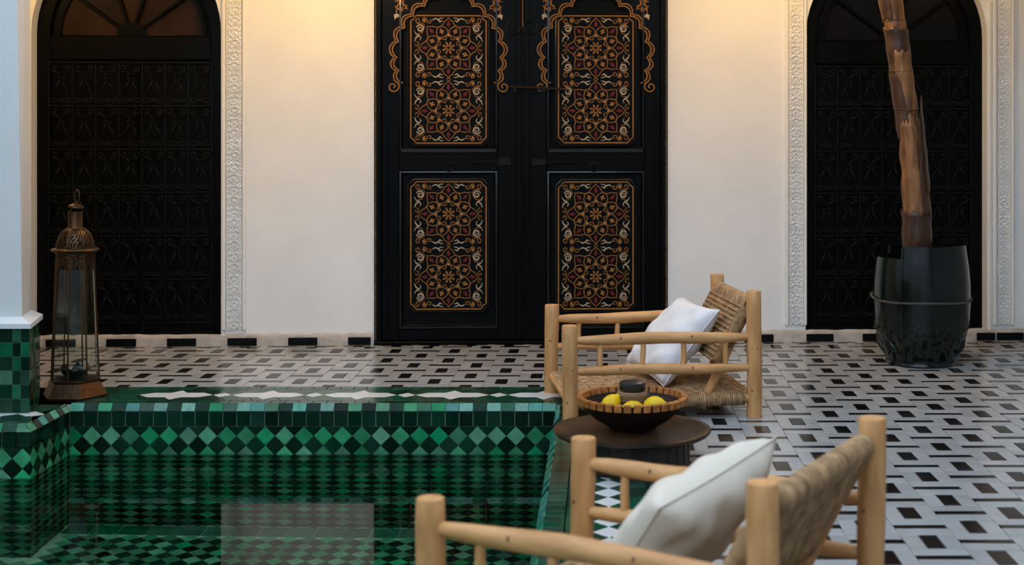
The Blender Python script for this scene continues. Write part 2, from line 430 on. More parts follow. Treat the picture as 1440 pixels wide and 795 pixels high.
for i in range(0, 42):
    for j in range(0, 34):
        for kind in (0,1):
            x = PXL+.1+(i+.5*kind)*DG; y = PYB-.19-(j+.5*kind)*DG
            if x > PXR-.055 or (x < PXN+.055 and y > PYN-.055): continue
            hd = DG/2-.0018
            TL.add(pool, 'light_diamond_tile' if not kind else 'dark_diamond_tile', M_gl if not kind else M_gd, [(-hd,0),(0,-hd),(hd,0),(0,hd)], T(x, y, DEEP-.006))
for i in range(17):
    TL.add(pool, 'plinth_tile', M_gm, rect(.147,.145), T(PXN+.08+i*.15, PYB-.08, DEEP-.006))

# ---- water
mb = MB()
wx = [(PXL,-1.1),(PXR,-1.1),(PXR,PYB),(PXN,PYB),(PXN,PYN),(PXL,PYN)]
mb.add([(x,y,WATER) for x,y in wx], [tuple(range(6))])
mw = bpy.data.materials.new('pool_water'); mw.use_nodes = True; nt = mw.node_tree; N = nt.nodes; L = nt.links
N.remove(N['Principled BSDF'])
rf = N.new('ShaderNodeBsdfRefraction'); rf.inputs['IOR'].default_value = 1.33; rf.inputs['Roughness'].default_value = 0; rf.inputs['Color'].default_value = (.93,1,.96,1)
gl = N.new('ShaderNodeBsdfGlossy'); gl.inputs['Roughness'].default_value = 0; gl.inputs['Color'].default_value = (1,1,1,1)
fn = N.new('ShaderNodeFresnel'); fn.inputs['IOR'].default_value = 1.33
pw_ = N.new('ShaderNodeMath'); pw_.operation = 'POWER'; pw_.inputs[1].default_value = 1.35; L.new(fn.outputs[0], pw_.inputs[0])
mx = N.new('ShaderNodeMixShader'); L.new(pw_.outputs[0], mx.inputs[0]); L.new(rf.outputs[0], mx.inputs[1]); L.new(gl.outputs[0], mx.inputs[2]); L.new(mx.outputs[0], N['Material Output'].inputs['Surface'])
nz = N.new('ShaderNodeTexNoise'); nz.inputs['Scale'].default_value = 2.2; nz.inputs['Detail'].default_value = 1; tc = N.new('ShaderNodeTexCoord'); L.new(tc.outputs['Object'], nz.inputs['Vector'])
bp = N.new('ShaderNodeBump'); bp.inputs['Strength'].default_value = .02; bp.inputs['Distance'].default_value = .02; L.new(nz.outputs['Fac'], bp.inputs['Height']); L.new(bp.outputs[0], rf.inputs['Normal']); L.new(bp.outputs[0], gl.inputs['Normal'])
tag(mb.build('pool_water', mw), 'still clear water filling the green tiled pool', 'water', kind='structure')

# ---- back wall with three openings
ZT = 2.97
uL0, uL1 = U(44), U(311); uC0, uC1 = U(526), U(939); uR0, uR1 = U(1133), U(1388)
zaL, zaR = ZW(45,177), ZW(52,1260); zC = 2.72; sill = .05
ua, ub = -5.9, 5.6
mb = MB()
def wquad(u0,u1,z0,z1): 
    mb.add([(u0,0,z0),(u1,0,z0),(u1,0,z1),(u0,0,z1)], [(0,1,2,3)])
wquad(ua,uL0,-.05,ZT); wquad(uL1,uC0,-.05,ZT); wquad(uC1,uR0,-.05,ZT); wquad(uR1,ub,-.05,ZT); wquad(uC0,uC1,zC,ZT)
wquad(uL0,uL1,-.05,sill); wquad(uR0,uR1,-.05,sill)
DPT = .16
def reveal(pts):   # pts: outline from lower left over the top to lower right
    for (u0,z0),(u1,z1) in zip(pts, pts[1:]):
        mb.add([(u0,0,z0),(u1,0,z1),(u1,DPT,z1),(u0,DPT,z0)], [(0,1,2,3)])
def arch_pts(u0,u1,za,n=32):
    c = (u0+u1)/2; r = (u1-u0)/2
    return [(c-r*math.cos(PI*i/n), za+r*1.02*math.sin(PI*i/n)) for i in range(n+1)]
for u0,u1,za in ((uL0,uL1,zaL),(uR0,uR1,zaR)):
    A = arch_pts(u0,u1,za)
    for (p,q) in zip(A,A[1:]):
        mb.add([(p[0],0,p[1]),(q[0],0,q[1]),(q[0],0,ZT),(p[0],0,ZT)], [(0,1,2,3)])
    reveal([(u0,sill)]+A+[(u1,sill)])
    mb.add([(u0,0,sill),(u1,0,sill),(u1,DPT,sill),(u0,DPT,sill)], [(0,1,2,3)])
reveal([(uC0,0),(uC0,zC),(uC1,zC),(uC1,0)])
wquad_back = [(ua,DPT+.05,-.05),(ub,DPT+.05,-.05),(ub,DPT+.05,ZT),(ua,DPT+.05,ZT)]
mb.add(wquad_back, [(0,1,2,3)])
wall = tag(mb.build('wall_back', M_plaster, M=MW), 'cream plaster wall with carved strips beside the arched doors', 'wall', kind='structure')

# carved plaster strips: real relief
def carved(u0,u1,z0,z1,seed):
    wd = u1-u0; nx = 44; nz_ = int((z1-z0)/wd*nx)
    X,Z = np.meshgrid(np.linspace(-1,1,nx), np.linspace(0,(z1-z0)/wd*2,nz_))
    P = 2.9
    hgt = np.zeros_like(X)
    def line(d, w_): return np.exp(-(d/w_)**2)
    for s in (1,-1):
        for ph in (0, .5):
            hgt = np.maximum(hgt, line(X - s*.72*np.sin(2*PI*(Z/P+ph*.5)), .11))
    zz = (Z % P)
    for (cx,cz,r0,sg) in ((-.45,.72,.30,1),(.45,.72,.30,-1),(-.45,2.17,.30,-1),(.45,2.17,.30,1),(0,1.45,.34,1),(0,0,.25,1),(0,P,.25,1)):
        dx = (X-cx)*sg; dz = zz-cz; rr = np.hypot(dx,dz); th = np.arctan2(dz,dx)
        spiral = np.abs(((rr/r0*1.0 - th/(2*PI)) % 1.0)-.5)*r0*1.0
        msk = rr < r0*1.05
        hgt = np.where(msk, np.maximum(hgt*.4, line(r0*.5-spiral, .07)), hgt)
        hgt = np.maximum(hgt, line(rr-r0*1.1,.06)*.9)
    for cz in (.36,1.08,1.8,2.52):
        for sx in (-1,1):
            dx = np.abs(X-sx*.82); dz = np.abs(zz-cz); hgt = np.maximum(hgt, np.clip(1-(dx/.14+dz/.24),0,1)**.5)
    hgt *= .85 + .15*np.sin(Z*13+seed)*np.cos(X*9)
    edge = np.abs(X) > .93
    hgt = np.where(edge, 1.0, hgt)
    y = -.001 - np.clip(hgt*1.25-.1,0,1)*.017
    v = [(float(a),float(b_),float(c)) for a,b_,c in zip((u0+(X.ravel()+1)/2*wd), y.ravel(), (z0+Z.ravel()*wd/2))]
    idx = np.arange(nx*nz_).reshape(nz_,nx)
    f = np.stack([idx[:-1,:-1].ravel(), idx[:-1,1:].ravel(), idx[1:,1:].ravel(), idx[1:,:-1].ravel()],1).tolist()
    # back: thin rim so the strip has thickness
    m = MB().add(v, f)
    o = m.build('carved_plaster_strip', M_carved, wall, smooth=True)
    # plain fillets each side
    for nm, a, b_ in (('strip_fillet', u0-.028, u0-.004), ('strip_fillet', u1+.004, u1+.024)):
        MB().add(*box(a, b_, -.026, -.0005, z0, z1, .004)).build(nm, M_plaster, wall)
carved(U(319), U(341), ZW(464,330), ZT-.02, 1)
carved(U(1109), U(1129), ZW(457,1118), ZT-.02, 2)
carved(U(1401), U(1420), ZW(457,1411), ZT-.02, 3)
# smooth jamb rolls along the openings
for uu, z1 in ((U(313.5), zaL), (U(1391), zaR)):
    MB().add(*tube([(uu,-.006,.055),(uu+.001,-.008,1.2),(uu,-.006,z1+.25)], .012, 8)).build('jamb_roll', M_plaster, wall, smooth='auto')

# ---- baseboard: rough plaster with black tiles
bb = empty('baseboard_back', MW); tag(bb, 'low plaster skirting with spaced black tiles under the back wall', 'baseboard', kind='structure')
def skirting(u0,u1, blacks, zt=.062):
    n = max(2,int((u1-u0)/.05)); v=[]; f=[]
    prof = [(-.001,zt+.022),(-.018,zt+.012),(-.022,zt-.004),(-.024,.0)]
    for i in range(n+1):
        u = u0+(u1-u0)*i/n
        for k,(y,z) in enumerate(prof): v.append((u, y+random.uniform(-.003,.003)*(k in (1,2)), z+random.uniform(-.004,.004)*(k in (0,1))))
    for i in range(n):
        for k in range(3): a=i*4+k; f.append((a,a+1,a+5,a+4))
    f.append((0,1,2,3)[::-1]); k=n*4; f.append((k,k+1,k+2,k+3))
    MB().add(v,f).build('skirting_plaster', M_wbase, bb, smooth='auto')
    for a,b_ in blacks:
        MB().add(*box(U(a),U(b_),-.032,-.016,.004,.058,.004)).build('black_base_tile', M_bbase, bb)
skirting(-5.5, U(524), [(66,108),(151,193),(236,277),(321,362),(406,447),(490,522),(-18,24)])
skirting(U(941), 5.3, [(959,1000),(1046,1087),(1133,1171),(1212,1252),(1292,1330),(1372,1398),(1400,1438),(1470,1510)])

# ---- arched doors with iron grilles
def strip_arch(c, r0, r1, za, zb, y0, y1, n=28):
    m = MB()
    def ring(r): return [(c-r, zb)]+[(c-r*math.cos(PI*i/n), za+r*math.sin(PI*i/n)) for i in range(n+1)]+[(c+r, zb)]
    A, B = ring(r1), ring(r0); v=[]; f=[]
    for (a,b_) in zip(A,B): v += [(a[0],y0,a[1]),(b_[0],y0,b_[1]),(b_[0],y1,b_[1]),(a[0],y1,a[1])]
    for i in range(len(A)-1):
        for k in range(4): p=i*4+k; q=i*4+(k+1)%4; f.append((p,p+4,q+4,q))
    return m.add(v,f)
def grille_cell():
    m = MB(); w_, h_ = .163, .302; r = .0042
    def tb(p): m.add(*tube([(x,-.008,z) for x,z in p], r, 5, ref=(0,1,0)))
    def spiral(cx,cz,r0,a0,turn,n=15): return [(cx+r0*(1-.72*i/n)*math.cos(a0+turn*i/n), cz+r0*(1-.72*i/n)*math.sin(a0+turn*i/n)) for i in range(n+1)]
    for s in (-1,1):
        # upper scrolls running down into a point
        sp = spiral(s*.047, h_-.036, .023, PI/2 - s*PI*.9, s*-PI*2.4) 
        tb([(0, h_-.105),(s*.022, h_-.068)]+[(p[0],p[1]) for p in spiral(s*.045,h_-.040,.024, -PI/2, s*PI*2.3)])
        # rising lines to an apex, curling at the foot
        tb([(s*.004, h_-.108),(s*.020,h_-.112),(s*.028,h_-.125)])
        tb([(s*.008,h_-.125),(s*.035,h_-.175),(s*.066,.062)])
        tb([(s*.066,.062)]+spiral(s*.047,.040,.024, PI/2*.6 if s>0 else PI-PI/2*.6, -s*PI*2.3))
        tb(spiral(s*.016,.036,.015, PI/2, s*PI*2.0,10))
    return m
def grille_door(nm, u0, u1, za, label, fan):
    c = (u0+u1)/2; r = (u1-u0)/2
    d = empty(nm, MW @ T(c, 0, 0)); tag(d, label, 'door', kind='structure')
    # body
    m = MB(); n=28
    v = [(-r,DPT-.01,sill),(r,DPT-.01,sill)]+[(r*math.cos(PI*i/n),DPT-.01,za+r*math.sin(PI*i/n)) for i in range(n+1)]
    m.add(v,[tuple(range(len(v)))]); m.build('door_board', M_blackwood2, d)
    strip_arch(0, r*.86, r*.998, za, sill, DPT-.055, DPT-.012).build('door_frame', M_blackwood, d, smooth='auto')
    strip_arch(0, r*.755, r*.80, za-.02, za-.02, DPT-.045, DPT-.012).build('fanlight_frame', M_blackwood, d, smooth='auto')
    MB().add(*box(-r*.86,r*.86,DPT-.06,DPT-.012,za-.19,za-.02,.008)).build('transom', M_blackwood, d)
    MB().add(*box(-.04,.04,DPT-.05,DPT-.012,sill,za-.19,.006)).build('centre_stile', M_blackwood, d)
    # fanlight panes and spokes
    hub = [(.10*math.cos(PI*i/12), za-.02+.10*math.sin(PI*i/12)) for i in range(13)]
    m = MB(); v = [(x,DPT-.05,z) for x,z in hub]; v2 = [(x,DPT-.014,z) for x,z in hub]; m.add(v+v2,[tuple(range(13))[::-1]]+[(i,i+1,14+i,13+i) for i in range(12)]); m.build('fanlight_hub', M_blackwood, d)
    ang = [0,36,72,108,144,180]
    for a0,a1 in zip(ang,ang[1:]):
        pts = [(.10,a0+1),(.10,a1-1)]+[(r*.755, a1-1-(a1-a0-2)*i/8) for i in range(9)]
        v = [(q*math.cos(R(a)), DPT-.02, za-.02+q*math.sin(R(a))) for q,a in pts]
        MB().add(v,[tuple(range(len(v)))]).build('fanlight_pane', fan, d)
    for a in ang[1:-1]:
        MB().add(*tube([(.08*math.cos(R(a)),DPT-.04,za-.02+.08*math.sin(R(a))),(r*.77*math.cos(R(a)),DPT-.04,za-.02+r*.77*math.sin(R(a)))],.013,6)).build('fanlight_spoke', M_blackwood, d, smooth='auto')
    # grille
    gx = r*.865; z1 = za-.205; z0 = sill+.03; cw = 2*gx/7
    yb = DPT-.06
    cell = None
    rows = int((z1-z0)/.302)+1
    for i in range(8):
        x = -gx+i*cw; MB().add(*box(x-.004,x+.004,yb-.006,yb,z0,z1)).build('grille_upright', M_iron, d)
    for j in range(rows+1):
        z = max(z1-j*.302, z0); MB().add(*box(-gx,gx,yb-.012,yb-.004,z-.004,z+.004)).build('grille_crossbar', M_iron, d)
    gm = bpy.data.meshes.get('grille_scroll')
    if gm is None:
        o = grille_cell().build('grille_scroll', M_iron, d, smooth=True); gm = o.data; COL.objects.unlink(o); bpy.data.objects.remove(o)
    for j in range(rows-1):
        for i in range(7):
            o = bpy.data.objects.new('grille_scroll', gm); o.parent = d; COL.objects.link(o)
            o.matrix_basis = T(-gx+(i+.5)*cw, yb, z1-(j+1)*.302) @ Matrix.Diagonal((cw/.163*.97,1,1,1))
grille_door('door_1', uL0, uL1, zaL, 'black arched door with scrolled iron grille behind the brass lantern', M_fan)
grille_door('door_3', uR0, uR1, zaR, 'black arched door with scrolled iron grille behind the potted trunk', material('dark_fan_glass', (.004,.004,.004), .25, spec=.2))

# ---- painted double door
dd = empty('door_2', MW @ T((uC0+uC1)/2,0,0)); tag(dd, 'tall black double door with four painted red and gold panels', 'door', kind='structure')
uc = (uC0+uC1)/2; SP = F/W0
def D(px, py=None):  # door-plane coordinates
    return U(px)-uc
hwid = (uC1-uC0)/2
MB().add(*box(-hwid,hwid,.075,DPT,0.0,zC)).build('door_back_board', M_blackwood2, dd)
for s in (-1,1):
    MB().add(*box(min(s*hwid,s*(hwid-.05)),max(s*hwid,s*(hwid-.05)),-.012,.075,.0,zC,.006)).build('door_jamb', M_blackwood, dd)
    m = MB()
    for i in range(int(2.72/.0165)):
        z = .04+i*.0165; m.add(*[x for x in lathe([(0,-.0062),(.0055,-.0035),(.0055,.0035),(0,.0062)],6)], M=T(s*(hwid-.012),-.014,z))
    o = m.build('bead_moulding', M_brassb if False else material('bead_paint', (.22,.15,.08), .5, noise=.6, nscale=40), dd); o['kind'] = 'stuff'
MB().add(*box(-hwid,hwid,-.03,.07,0,.025,.006)).build('threshold', M_blackwood, dd)
seam = D(735)
lf = [(-hwid+.052, seam-.004, 630.5, -1), (seam+.004, hwid-.052, 838, 1)]

# ornament strokes
class Paint:
    def __init__(s): s.mb = MB()
    def stroke(s, pts, w_, mi, y=0.):
        P = [Vector((p[0],p[1])) for p in pts]; n=len(P); v=[]; f=[]
        for i in range(n):
            t_ = (P[min(i+1,n-1)]-P[max(i-1,0)]); t_ = t_.normalized() if t_.length>1e-9 else Vector((1,0))
            nn = Vector((-t_.y,t_.x)); ww = (w_[i] if isinstance(w_,(list,tuple)) else w_)/2
            v += [(P[i].x+nn.x*ww, y, P[i].y+nn.y*ww),(P[i].x-nn.x*ww, y, P[i].y-nn.y*ww)]
        for i in range(n-1): f.append((2*i,2*i+1,2*i+3,2*i+2))
        s.mb.add(v,f,mi)
    def blob(s, pts, mi, y=0.): s.mb.add([(p[0],y,p[1]) for p in pts],[tuple(range(len(pts)))],mi)
px_ = W0/F
def rosette_panel():
    p = Paint(); k = px_; lw = 1.08*k
    def q(x,y): return (x*k, y*k)
    ly = [0]
    def st(pts, w_=1.0, mi=0):
        ly[0] += 1; p.stroke([q(*a) for a in pts], lw*w_ if not isinstance(w_,list) else [lw*x for x in w_], mi, -.0004*(ly[0]%5))
    def bl(pts, mi=0): p.blob([q(*a) for a in pts], mi, -.0022)
    def circ(cx,cy,r,n=20,a0=0,a1=2*PI): return [(cx+r*math.cos(a0+(a1-a0)*i/n), cy+r*math.sin(a0+(a1-a0)*i/n)) for i in range(n+1)]
    def spir(cx,cy,r0,r1,a0,turn,n=20): return [(cx+(r0+(r1-r0)*i/n)*math.cos(a0+turn*i/n), cy+(r0+(r1-r0)*i/n)*math.sin(a0+turn*i/n)) for i in range(n+1)]
    for cy in (44.2,-44.2):
        for i in range(8):
            a = PI/4*i + PI/8
            ca, sa = math.cos(a), math.sin(a)
            bl([(ca*3-sa*.8,cy+sa*3+ca*.8),(ca*3+sa*.8,cy+sa*3-ca*.8),(ca*7.5+sa*1.4,cy+sa*7.5-ca*1.4),(ca*9.5,cy+sa*9.5),(ca*7.5-sa*1.4,cy+sa*7.5+ca*1.4)],0)
        st(circ(0,cy,2.6,12),.8)
        # inner star
        star = []
        for i in range(17):
            a = PI/8*i; r = 20.5 if i%2==0 else 12.5; star.append((r*math.cos(a), cy+r*math.sin(a)))
        pts=[]
        for i in range(16):
            for j in range(6):
                t_=j/6; a = PI/8*(i+t_); u_=abs(((i+t_)%2)-1); r = 12.2+8.5*u_**1.6; pts.append((r*math.cos(a), cy+r*math.sin(a)))
        st(pts+pts[:1], .9)
        # loops round the trefoils (interlaced)
        for i in range(8):
            a = PI/4*i + PI/8
            ca, sa = math.cos(a), math.sin(a)
            L_=[]
            for j in range(25):
                t_=2*PI*j/24; rx=7.8*math.cos(t_); ry=7.9*math.sin(t_)*(1-.25*math.cos(t_)); L_.append((ca*(24.5+rx)-sa*ry, cy+sa*(24.5+rx)+ca*ry))
            st(L_, .95)
            # trefoil
            def loc(r,s_): return (ca*r-sa*s_, cy+sa*r+ca*s_)
            bl([loc(20,0),loc(23,-1.4),loc(24.5,-3.8),loc(26.5,-1.6),loc(30,0),loc(26.5,1.6),loc(24.5,3.8),loc(23,1.4)],0)
        for i in range(8):
            a = PI/4*i; ca, sa = math.cos(a), math.sin(a)
            def loc(r,s_): return (ca*r-sa*s_, cy+sa*r+ca*s_)
            bl([loc(15.6,0),loc(17.4,-1.1),loc(19.2,0),loc(17.4,1.1)],1)
            rr = 33.5
            bl([loc(rr-5,0),loc(rr-.8,-2.6),loc(rr+1,-2),loc(rr+5,0),loc(rr+1,2),loc(rr-.8,2.6)],2)
            st([loc(29,-12.5),loc(31,-9.5),loc(33.5,-7.6),loc(37.5,-5.2),loc(39.5,-2),loc(42.5,0),loc(39.5,2),loc(37.5,5.2),loc(33.5,7.6),loc(31,9.5),loc(29,12.5)], .95)
        for sx in (-1,1):
            for sy in (-1,1):
                def m(pts): return [(x*sx, cy+y*sy) for x,y in pts]
                st(m(spir(39.5,27,5.6,1.0,PI*.1,PI*3.1,22)), [.9+1.1*math.sin(PI*min(1,i/16)) for i in range(23)], 1)
                st(m([(47.5,8.5),(45.5,14),(41,17.5),(38.5,14),(40,10.5)]), [.5,1.6,2.0,1.1,.6],1)
                st(m([(41,17),(45,19),(48,24)]), [1.5,1.2,.4],1)
                st(m([(8,38.5),(12,36.5),(15,40),(19,41),(23,38.5)]), [.5,1.8,1.6,1.5,.6],1)
                st(m([(15,39),(11,41.5),(7,42)]), [1.2,1.1,.4],1)
                st(m(spir(33,39.5,3.8,.8,-PI*.6,PI*2.3,14)), 1.25, 0)
                st(m(spir(26.5,37.5,3.6,1.2,PI*.2,-PI*1.9,12)), 1.0, 0)
                st(m(spir(42.5,38.5,4.2,1.2,PI*1.2,PI*2.1,12)), 1.0, 0)
                st(m([(44,33.5),(36,34),(33,30),(37,20.5),(44,19.5)]), .8, 0)
                st(m(spir(44.5,4.8,3.8,1.0,PI*.5,PI*1.7,10)), .95, 0)
                bl(m([(34,40.4),(35.4,38.2),(33.6,36.6),(32.2,38.8)]), 3)
    st([(0,3),(2.6,0),(0,-3),(-2.6,0),(0,3)], .9)
    # gold line frame with nipped corners
    X,Y,c = 53.5, 90, 7
    def frame(X,Y,c,w_): 
        cor=[]
        for sx,sy,a0 in ((1,1,0),(-1,1,1),(-1,-1,2),(1,-1,3)):
            if a0%2==0: cor += [(sx*X, sy*(Y-c)),(sx*(X-c*.55), sy*(Y-c*.65)),(sx*(X-c), sy*Y)]
            else: cor += [(sx*(X-c), sy*Y),(sx*(X-c*.55), sy*(Y-c*.65)),(sx*X, sy*(Y-c))]
        st(cor+cor[:1], w_, 0)
    frame(52.6,89.4,7.5,1.7)
    return p.mb
orn_mats = [M_gold, M_cream, M_red, material('amber_paint', (.40,.17,.03), .5)]
orn_mesh = None

def moulding(x0,x1,z0,z1,wd,y0,y1,cut=0.):
    # mitred ring: outer edge at y0, ridge at y1 (towards viewer), inner edge at y0; corners nipped by cut
    def ring(o):
        a0,a1,b0,b1 = x0+o,x1-o,z0+o,z1-o; c=max(cut-o*.4,0)
        if cut <= 0: return [(a0,b0),(a1,b0),(a1,b1),(a0,b1)]
        return [(a0+c,b0),(a1-c,b0),(a1,b0+c),(a1,b1-c),(a1-c,b1),(a0+c,b1),(a0,b1-c),(a0,b0+c)]
    prof = [(0,y0),(wd*.15,y1),(wd*.5,y1-.003*(1 if y1<y0 else -1)),(wd*.7,(y0+y1)/2),(wd,y0)]
    v=[]; rings=[ring(o) for o,_ in prof]; n=len(rings[0])
    for rg,(o,y) in zip(rings,prof): v += [(a,y,b_) for a,b_ in rg]
    f=[]
    for k in range(len(prof)-1):
        for i in range(n):
            j=(i+1)%n; f.append((k*n+i,k*n+j,(k+1)*n+j,(k+1)*n+i))
    return v,f
def ringobj(nm, cx, cz, r, y, par, rt=.0045):
    MB().add(*tube([(cx+r*math.cos(2*PI*i/24), y, cz+r*math.sin(2*PI*i/24)) for i in range(24)], rt, 6, closed=True)).build(nm, M_iron, par, smooth=True)

for li,(x0,x1,pc,sd) in enumerate(lf):
    Z = lambda py: H-(py-CY)*(W0+ (U(pc))*math.sin(WA))/F
    cxp = D(pc)
    s_ = empty('leaf_dummy') if False else None
    leaf = MB().add(*box(x0,x1,.035,.073,.03,zC-.02,.003)).build('door_leaf', M_blackwood2, dd)
    # raised stiles and rails
    hw2 = 69*px_
    zU0, zU1 = Z(212), zC-.08; zL0, zL1 = Z(463), Z(240)
    for a,b_,c_,d_ in ((x0,cxp-hw2,.03,zC-.02),(cxp+hw2,x1,.03,zC-.02),(cxp-hw2,cxp+hw2,.03,zL0),(cxp-hw2,cxp+hw2,zL1,zU0),(cxp-hw2,cxp+hw2,zU1,zC-.02)):
        MB().add(*box(a,b_,.018,.036,c_,d_,.003)).build('stile' if d_-c_ > 1 else 'rail', M_blackwood, leaf)
    for i_,xx in enumerate((x0+.045, x1-.045)):
        MB().add(*box(xx-.004,xx+.004,.013,.019,.05,zC-.04,.002)).build('bead_strip', M_blackwood, leaf)
    for (za_,zb_,pym) in ((zU0,zU1,111.5),(zL0,zL1,345.5)):
        MB().add(*moulding(cxp-hw2,cxp+hw2,za_,zb_,.03,.034,.008)).build('panel_moulding', M_mould, leaf, smooth='auto')
        zc = Z(pym); hh = 92*px_
        # raised field carrying the painting
        MB().add(*box(cxp-55.5*px_,cxp+55.5*px_,.020,.036,zc-hh,zc+hh,.004)).build('painted_panel', M_blackwood2, leaf)
        MB().add(*moulding(cxp-57.5*px_,cxp+57.5*px_,zc-94*px_,zc+94*px_,.016,.024,.012,cut=.045)).build('panel_moulding', M_mould, leaf, smooth='auto')
        if orn_mesh is None:
            o = rosette_panel().build('painted_ornament', orn_mats, leaf); orn_mesh = o.data
        else:
            o = bpy.data.objects.new('painted_ornament', orn_mesh); COL.objects.link(o); o.parent = leaf
        o.matrix_basis = T(cxp,.0190,zc)
    # scalloped painted arch round the upper panel
    p = Paint(); cps = [(566,117),(560.5,99),(557.7,80.8),(560,58),(569,38.5),(581,22),(597,8),(613,-2),(630.5,-9)]
    cps = [(x-630.5, y) for x,y in cps]; full = cps + [(-x,y) for x,y in cps[:-1]][::-1]
    yy = [0]
    for (off, bul) in ((0,1.0),(4.2,1.0)):
        for (a,b_) in zip(full, full[1:]):
            mx,my = (a[0]+b_[0])/2,(a[1]+b_[1])/2; dx,dy = b_[0]-a[0], b_[1]-a[1]; l_ = math.hypot(dx,dy)
            nx_,ny_ = dy/l_, -dx/l_
            if nx_*mx + ny_*(my-60) < 0: nx_,ny_ = -nx_,-ny_
            pts=[]
            for j in range(11):
                t_=j/10; bb_ = math.sin(PI*t_)**.75*l_*.33
                x_ = a[0]+dx*t_+nx_*(bb_-off+3); y_ = a[1]+dy*t_+ny_*(bb_-off+3)
                pts.append((cxp+x_*px_, Z(y_)))
            yy[0]+=1; p.stroke(pts, 1.7*px_, 0, -.0003*(yy[0]%4))
    for s in (-1,1):
        ex,ey = s*(553.5-630.5)*-1*-1, 122
        n=26; sp=[(cxp+(ex+s*-1*(8.6-7.2*i/n)*math.cos(-PI*.2+2.6*PI*i/n)*-1)*px_, Z(ey+(8.6-7.2*i/n)*math.sin(-PI*.2+2.6*PI*i/n)*-1*-1)) for i in range(n+1)]
        p.stroke(sp, 1.7*px_, 0, -.0012)
        for (x_,y_,rr_,a0,tr) in ((66,8,8,0,2.6),(60,2,7,2,-2.6),(70,-6,9,1,2.4),(52,-6,7,3,2.8),(68,14,5,4,-2.2),(76,-2,6,2.5,2.2)):
            sp=[(cxp+s*(x_+rr_*(1-.7*i/12)*math.cos(a0+tr*i/12))*px_, Z(y_+rr_*(1-.7*i/12)*math.sin(a0+tr*i/12))) for i in range(13)]
            p.stroke(sp, [1.0*px_+1.4*px_*math.sin(PI*i/12) for i in range(13)], 0, -.0006)
        p.stroke([(cxp+s*x_*px_, Z(y_)) for x_,y_ in ((58,-4),(66,0),(71,8),(72.5,16),(72,20))], [1.5*px_,2*px_,1.6*px_,1.2*px_,1*px_], 0, -.0010)
        p.blob([(cxp+s*x_*px_, Z(y_)) for x_,y_ in ((72,19),(76,21),(74.5,28),(72.2,24.5),(68.5,24),(69,21))], 1, -.0012)
        for dx_ in (60,67): p.blob([(cxp+s*x_*px_, Z(y_)) for x_,y_ in ((dx_-4,14),(dx_-1,9),(dx_+2,13),(dx_-1,12))], 0, -.0014)
        p.blob([(cxp+s*x_*px_, Z(y_)) for x_,y_ in ((62,-6),(65,-3),(62,1),(59,-3))], 2, -.0015)
    p.mb.build('painted_arch', orn_mats, leaf, M=T(0,.0088,0))
    # raised scalloped board behind the painted arch
    out = []
    for (a,b_) in zip(full, full[1:]):
        mx,my=(a[0]+b_[0])/2,(a[1]+b_[1])/2; dx,dy=b_[0]-a[0],b_[1]-a[1]; l_=math.hypot(dx,dy); nx_,ny_=dy/l_,-dx/l_
        if nx_*mx+ny_*(my-60)<0: nx_,ny_=-nx_,-ny_
        for j in range(6):
            t_=j/6; bb_=math.sin(PI*t_)**.75*l_*.33; out.append((cxp+(a[0]+dx*t_+nx_*(bb_-3.4))*px_, Z(a[1]+dy*t_+ny_*(bb_-3.4))))
    zb0 = out[0][1]
    outer = [(cxp-84.5*px_, zb0)] + [(cxp-84.5*px_, zC-.05),(cxp+84.5*px_, zC-.05)] + [(cxp+84.5*px_, zb0)]
    v=[]; f=[]
    # board as strips from the scalloped edge out to the frame
    m_=len(out)
    for (x_,z_) in out:
        t_=(x_-cxp)/(84.5*px_)
        # radial projection to the rectangle
        czr = Z(75); dxr,dzr = x_-cxp, z_-czr
        kx = 84.5*px_/max(abs(dxr),1e-6); kz = (zC-.05-czr)/dzr if dzr>1e-6 else 1e9
        kk = min(kx,kz); v += [(x_,.0095,z_),(cxp+dxr*kk,.0095,czr+dzr*kk),(x_,.030,z_)]
    for i in range(m_-1): f += [(3*i,3*i+1,3*i+4,3*i+3),(3*i,3*i+3,3*i+5,3*i+2)]
    MB().add(v,f).build('scalloped_board', M_blackwood, leaf)
    MB().add(*box(cxp-67*px_,cxp+67*px_,.004,.02,Z(215),Z(209),.005)).build('sill_moulding', M_mould, leaf)
    # ironwork
    ringobj('ring_handle', D(722 if li==0 else 745.5), Z(39), .046, .004, leaf, .0055)
    ringobj('pull_ring', D(632 if li==0 else 835), Z(235), .032, .006, leaf)
    MB().add(*tube([(D(632 if li==0 else 835),.02,Z(229)),(D(632 if li==0 else 835),-.004,Z(229))],.008,8)).build('ring_boss', M_iron, leaf)
    MB().add(*box(D(700),D(719),.002,.02,Z(233),Z(221),.003) if li==0 else box(D(748),D(768),.002,.02,Z(233),Z(223),.003)).build('hinge_plate', M_iron, leaf)
    MB().add(*tube([(D(658 if li==0 else 765),.008,Z(228)),(D(702 if li==0 else 812),.008,Z(227.5))],.006,6)).build('hinge_strap', M_iron, leaf)
MB().add(*tube([(D(716),-.004,ZW(122)),(D(760),-.008,ZW(124)),(D(800),-.006,ZW(126))],.0085,8)).build('bolt_bar', material('worn_iron', (.06,.035,.02), .35, metal=.6, noise=.5, nscale=30), dd, smooth='auto')
for q in (724,762): MB().add(*box(D(q)-.012,D(q)+.012,-.012,.018,ZW(130),ZW(120),.003)).build('bolt_bracket', M_iron, dd)
MB().add(*box(seam-.012,seam+.012,.010,.036,.03,zC-.02,.004)).build('meeting_bead', M_blackwood, dd)
MB().add(*box(seam-.0025,seam+.0025,.006,.012,ZW(38),zC-.03,.001)).build('brass_edge_strip', M_gold, dd)

